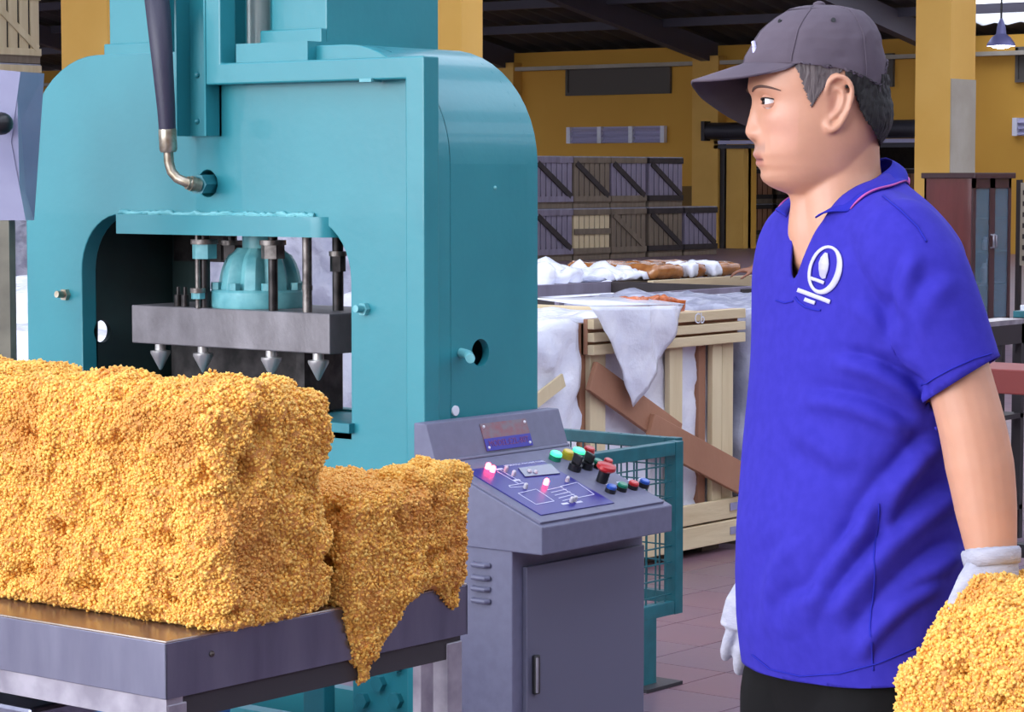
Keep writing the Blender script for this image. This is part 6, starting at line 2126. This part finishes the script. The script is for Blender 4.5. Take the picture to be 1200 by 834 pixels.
glove(ml(1163, 662, -.237), ml(1156, 600, -.225), lh_dir, Vector((.35, -.9, 0)), .35, -1, 'pale grey knitted glove resting on the carried rubber block')
glove(ml(905, 668, .17), ml(920, 615, .18), rh_dir, Vector((.3, .9, 0)), .3, 1, 'pale grey knitted glove on the free hand beside the blue shirt')

# ---------------- the block he carries
q0 = ml(1232, 837, -.36)
w0 = G_.root + rt * q0.x + fh * q0.y + Vector((0, 0, q0.z))
B3 = thing('rubber_block', 'rounded block of yellow crumb rubber carried by the gloved person in blue', 'rubber block', w0 - Vector((0, 0, .16)), group='crumb rubber blocks')
def bulge(V):
    V = V.copy(); c_ = np.array(w0)
    d_ = V - c_
    along = d_ @ np.array(rt)
    V[:, 2] += np.clip(along, -.14, .2) * .10
    V[:, 2] -= np.clip(-.08 - along, 0, 1) * .35 * (d_[:, 2] > 0)
    V += np.outer(np.clip((d_[:, 2] + .02) / -.12, 0, 1) * np.clip((-.05 - along) / .1, 0, 1), np.array(rt)) * .045
    return V
crumb_block(B3, tuple(w0 + Vector((-.155, -.155, -.18))), tuple(w0 + Vector((.155, .155, .155))), .005, 56000, .0030, shape=bulge, seed=21, lump=.02, rnd=.07)

# ---------------- the second worker, mostly hidden behind the first
D2 = 14.6
G2 = Fig(985, D2)
k2 = D2 / F
p2 = thing('person', 'second person behind, only a brown arm showing as it reaches to the wrapped bales', 'person', G2.root, YAW)
b2 = MB()
b2.ball((0, 0, 1.52), (.085, .1, .115), 20, 14)
limb(b2, [(0, 0, 1.45), (0, 0, 1.36)], [.055, .06])
limb(b2, [(0, 0, 1.30), (0, 0, 1.1), (0, 0, .9), (0, 0, .84)], [.13, .14, .135, .13])
limb(b2, [(-.03, -.16, 1.28), (-.18, -.2, 1.08), G2.p(885, 316, -.2)], [.055, .045, .035])
limb(b2, [(-.03, .16, 1.28), (-.05, .2, 1.02), (-.12, .18, .86)], [.055, .042, .03])
hand(b2, G2.p(886, 316, -.2), (-1, 0, -.05), None, Vector((0, 0, -1)), .3, .95, 1, 1)
hand(b2, (-.12, .18, .86), (-.4, 0, -1), None, Vector((-1, 0, 0)), .3, .95, 1, -1)
for s_ in (1, -1):
    limb(b2, [(0, s_ * .09, .85), (-.01, s_ * .1, .45), (.0, s_ * .1, .07)], [.085, .06, .045]); limb(b2, [(.02, s_ * .1, .04), (-.14, s_ * .1, .038)], [.04, .034])
o_ = put('body', apply_remesh(b2, .01, 3, .5), 'skin2', p2, local=True); o_.data.shade_smooth()
c2 = MB(); limb(c2, [(0, 0, 1.30), (0, 0, 1.1), (0, 0, .88), (0, 0, .8)], [.15, .16, .16, .16]); limb(c2, [(-.02, -.13, 1.28), (-.09, -.185, 1.18)], [.085, .07]); limb(c2, [(-.02, .13, 1.28), (-.04, .19, 1.15)], [.085, .07])
o_ = put('work_shirt', apply_remesh(c2, .012, 4, .5), 'dark_metal', p2, local=True); o_.data.shade_smooth()
c3 = MB()
for s_ in (1, -1): limb(c3, [(0, s_ * .09, .85), (-.01, s_ * .1, .45), (.0, s_ * .1, .1)], [.105, .085, .075])
o_ = put('trousers', apply_remesh(c3, .012, 4, .5), 'pants', p2, local=True); o_.data.shade_smooth()
c4 = MB().ball((.015, 0, 1.56), (.095, .105, .1), 18, 12); o_ = put('hair', c4.mesh('hair'), 'hair', p2, local=True)
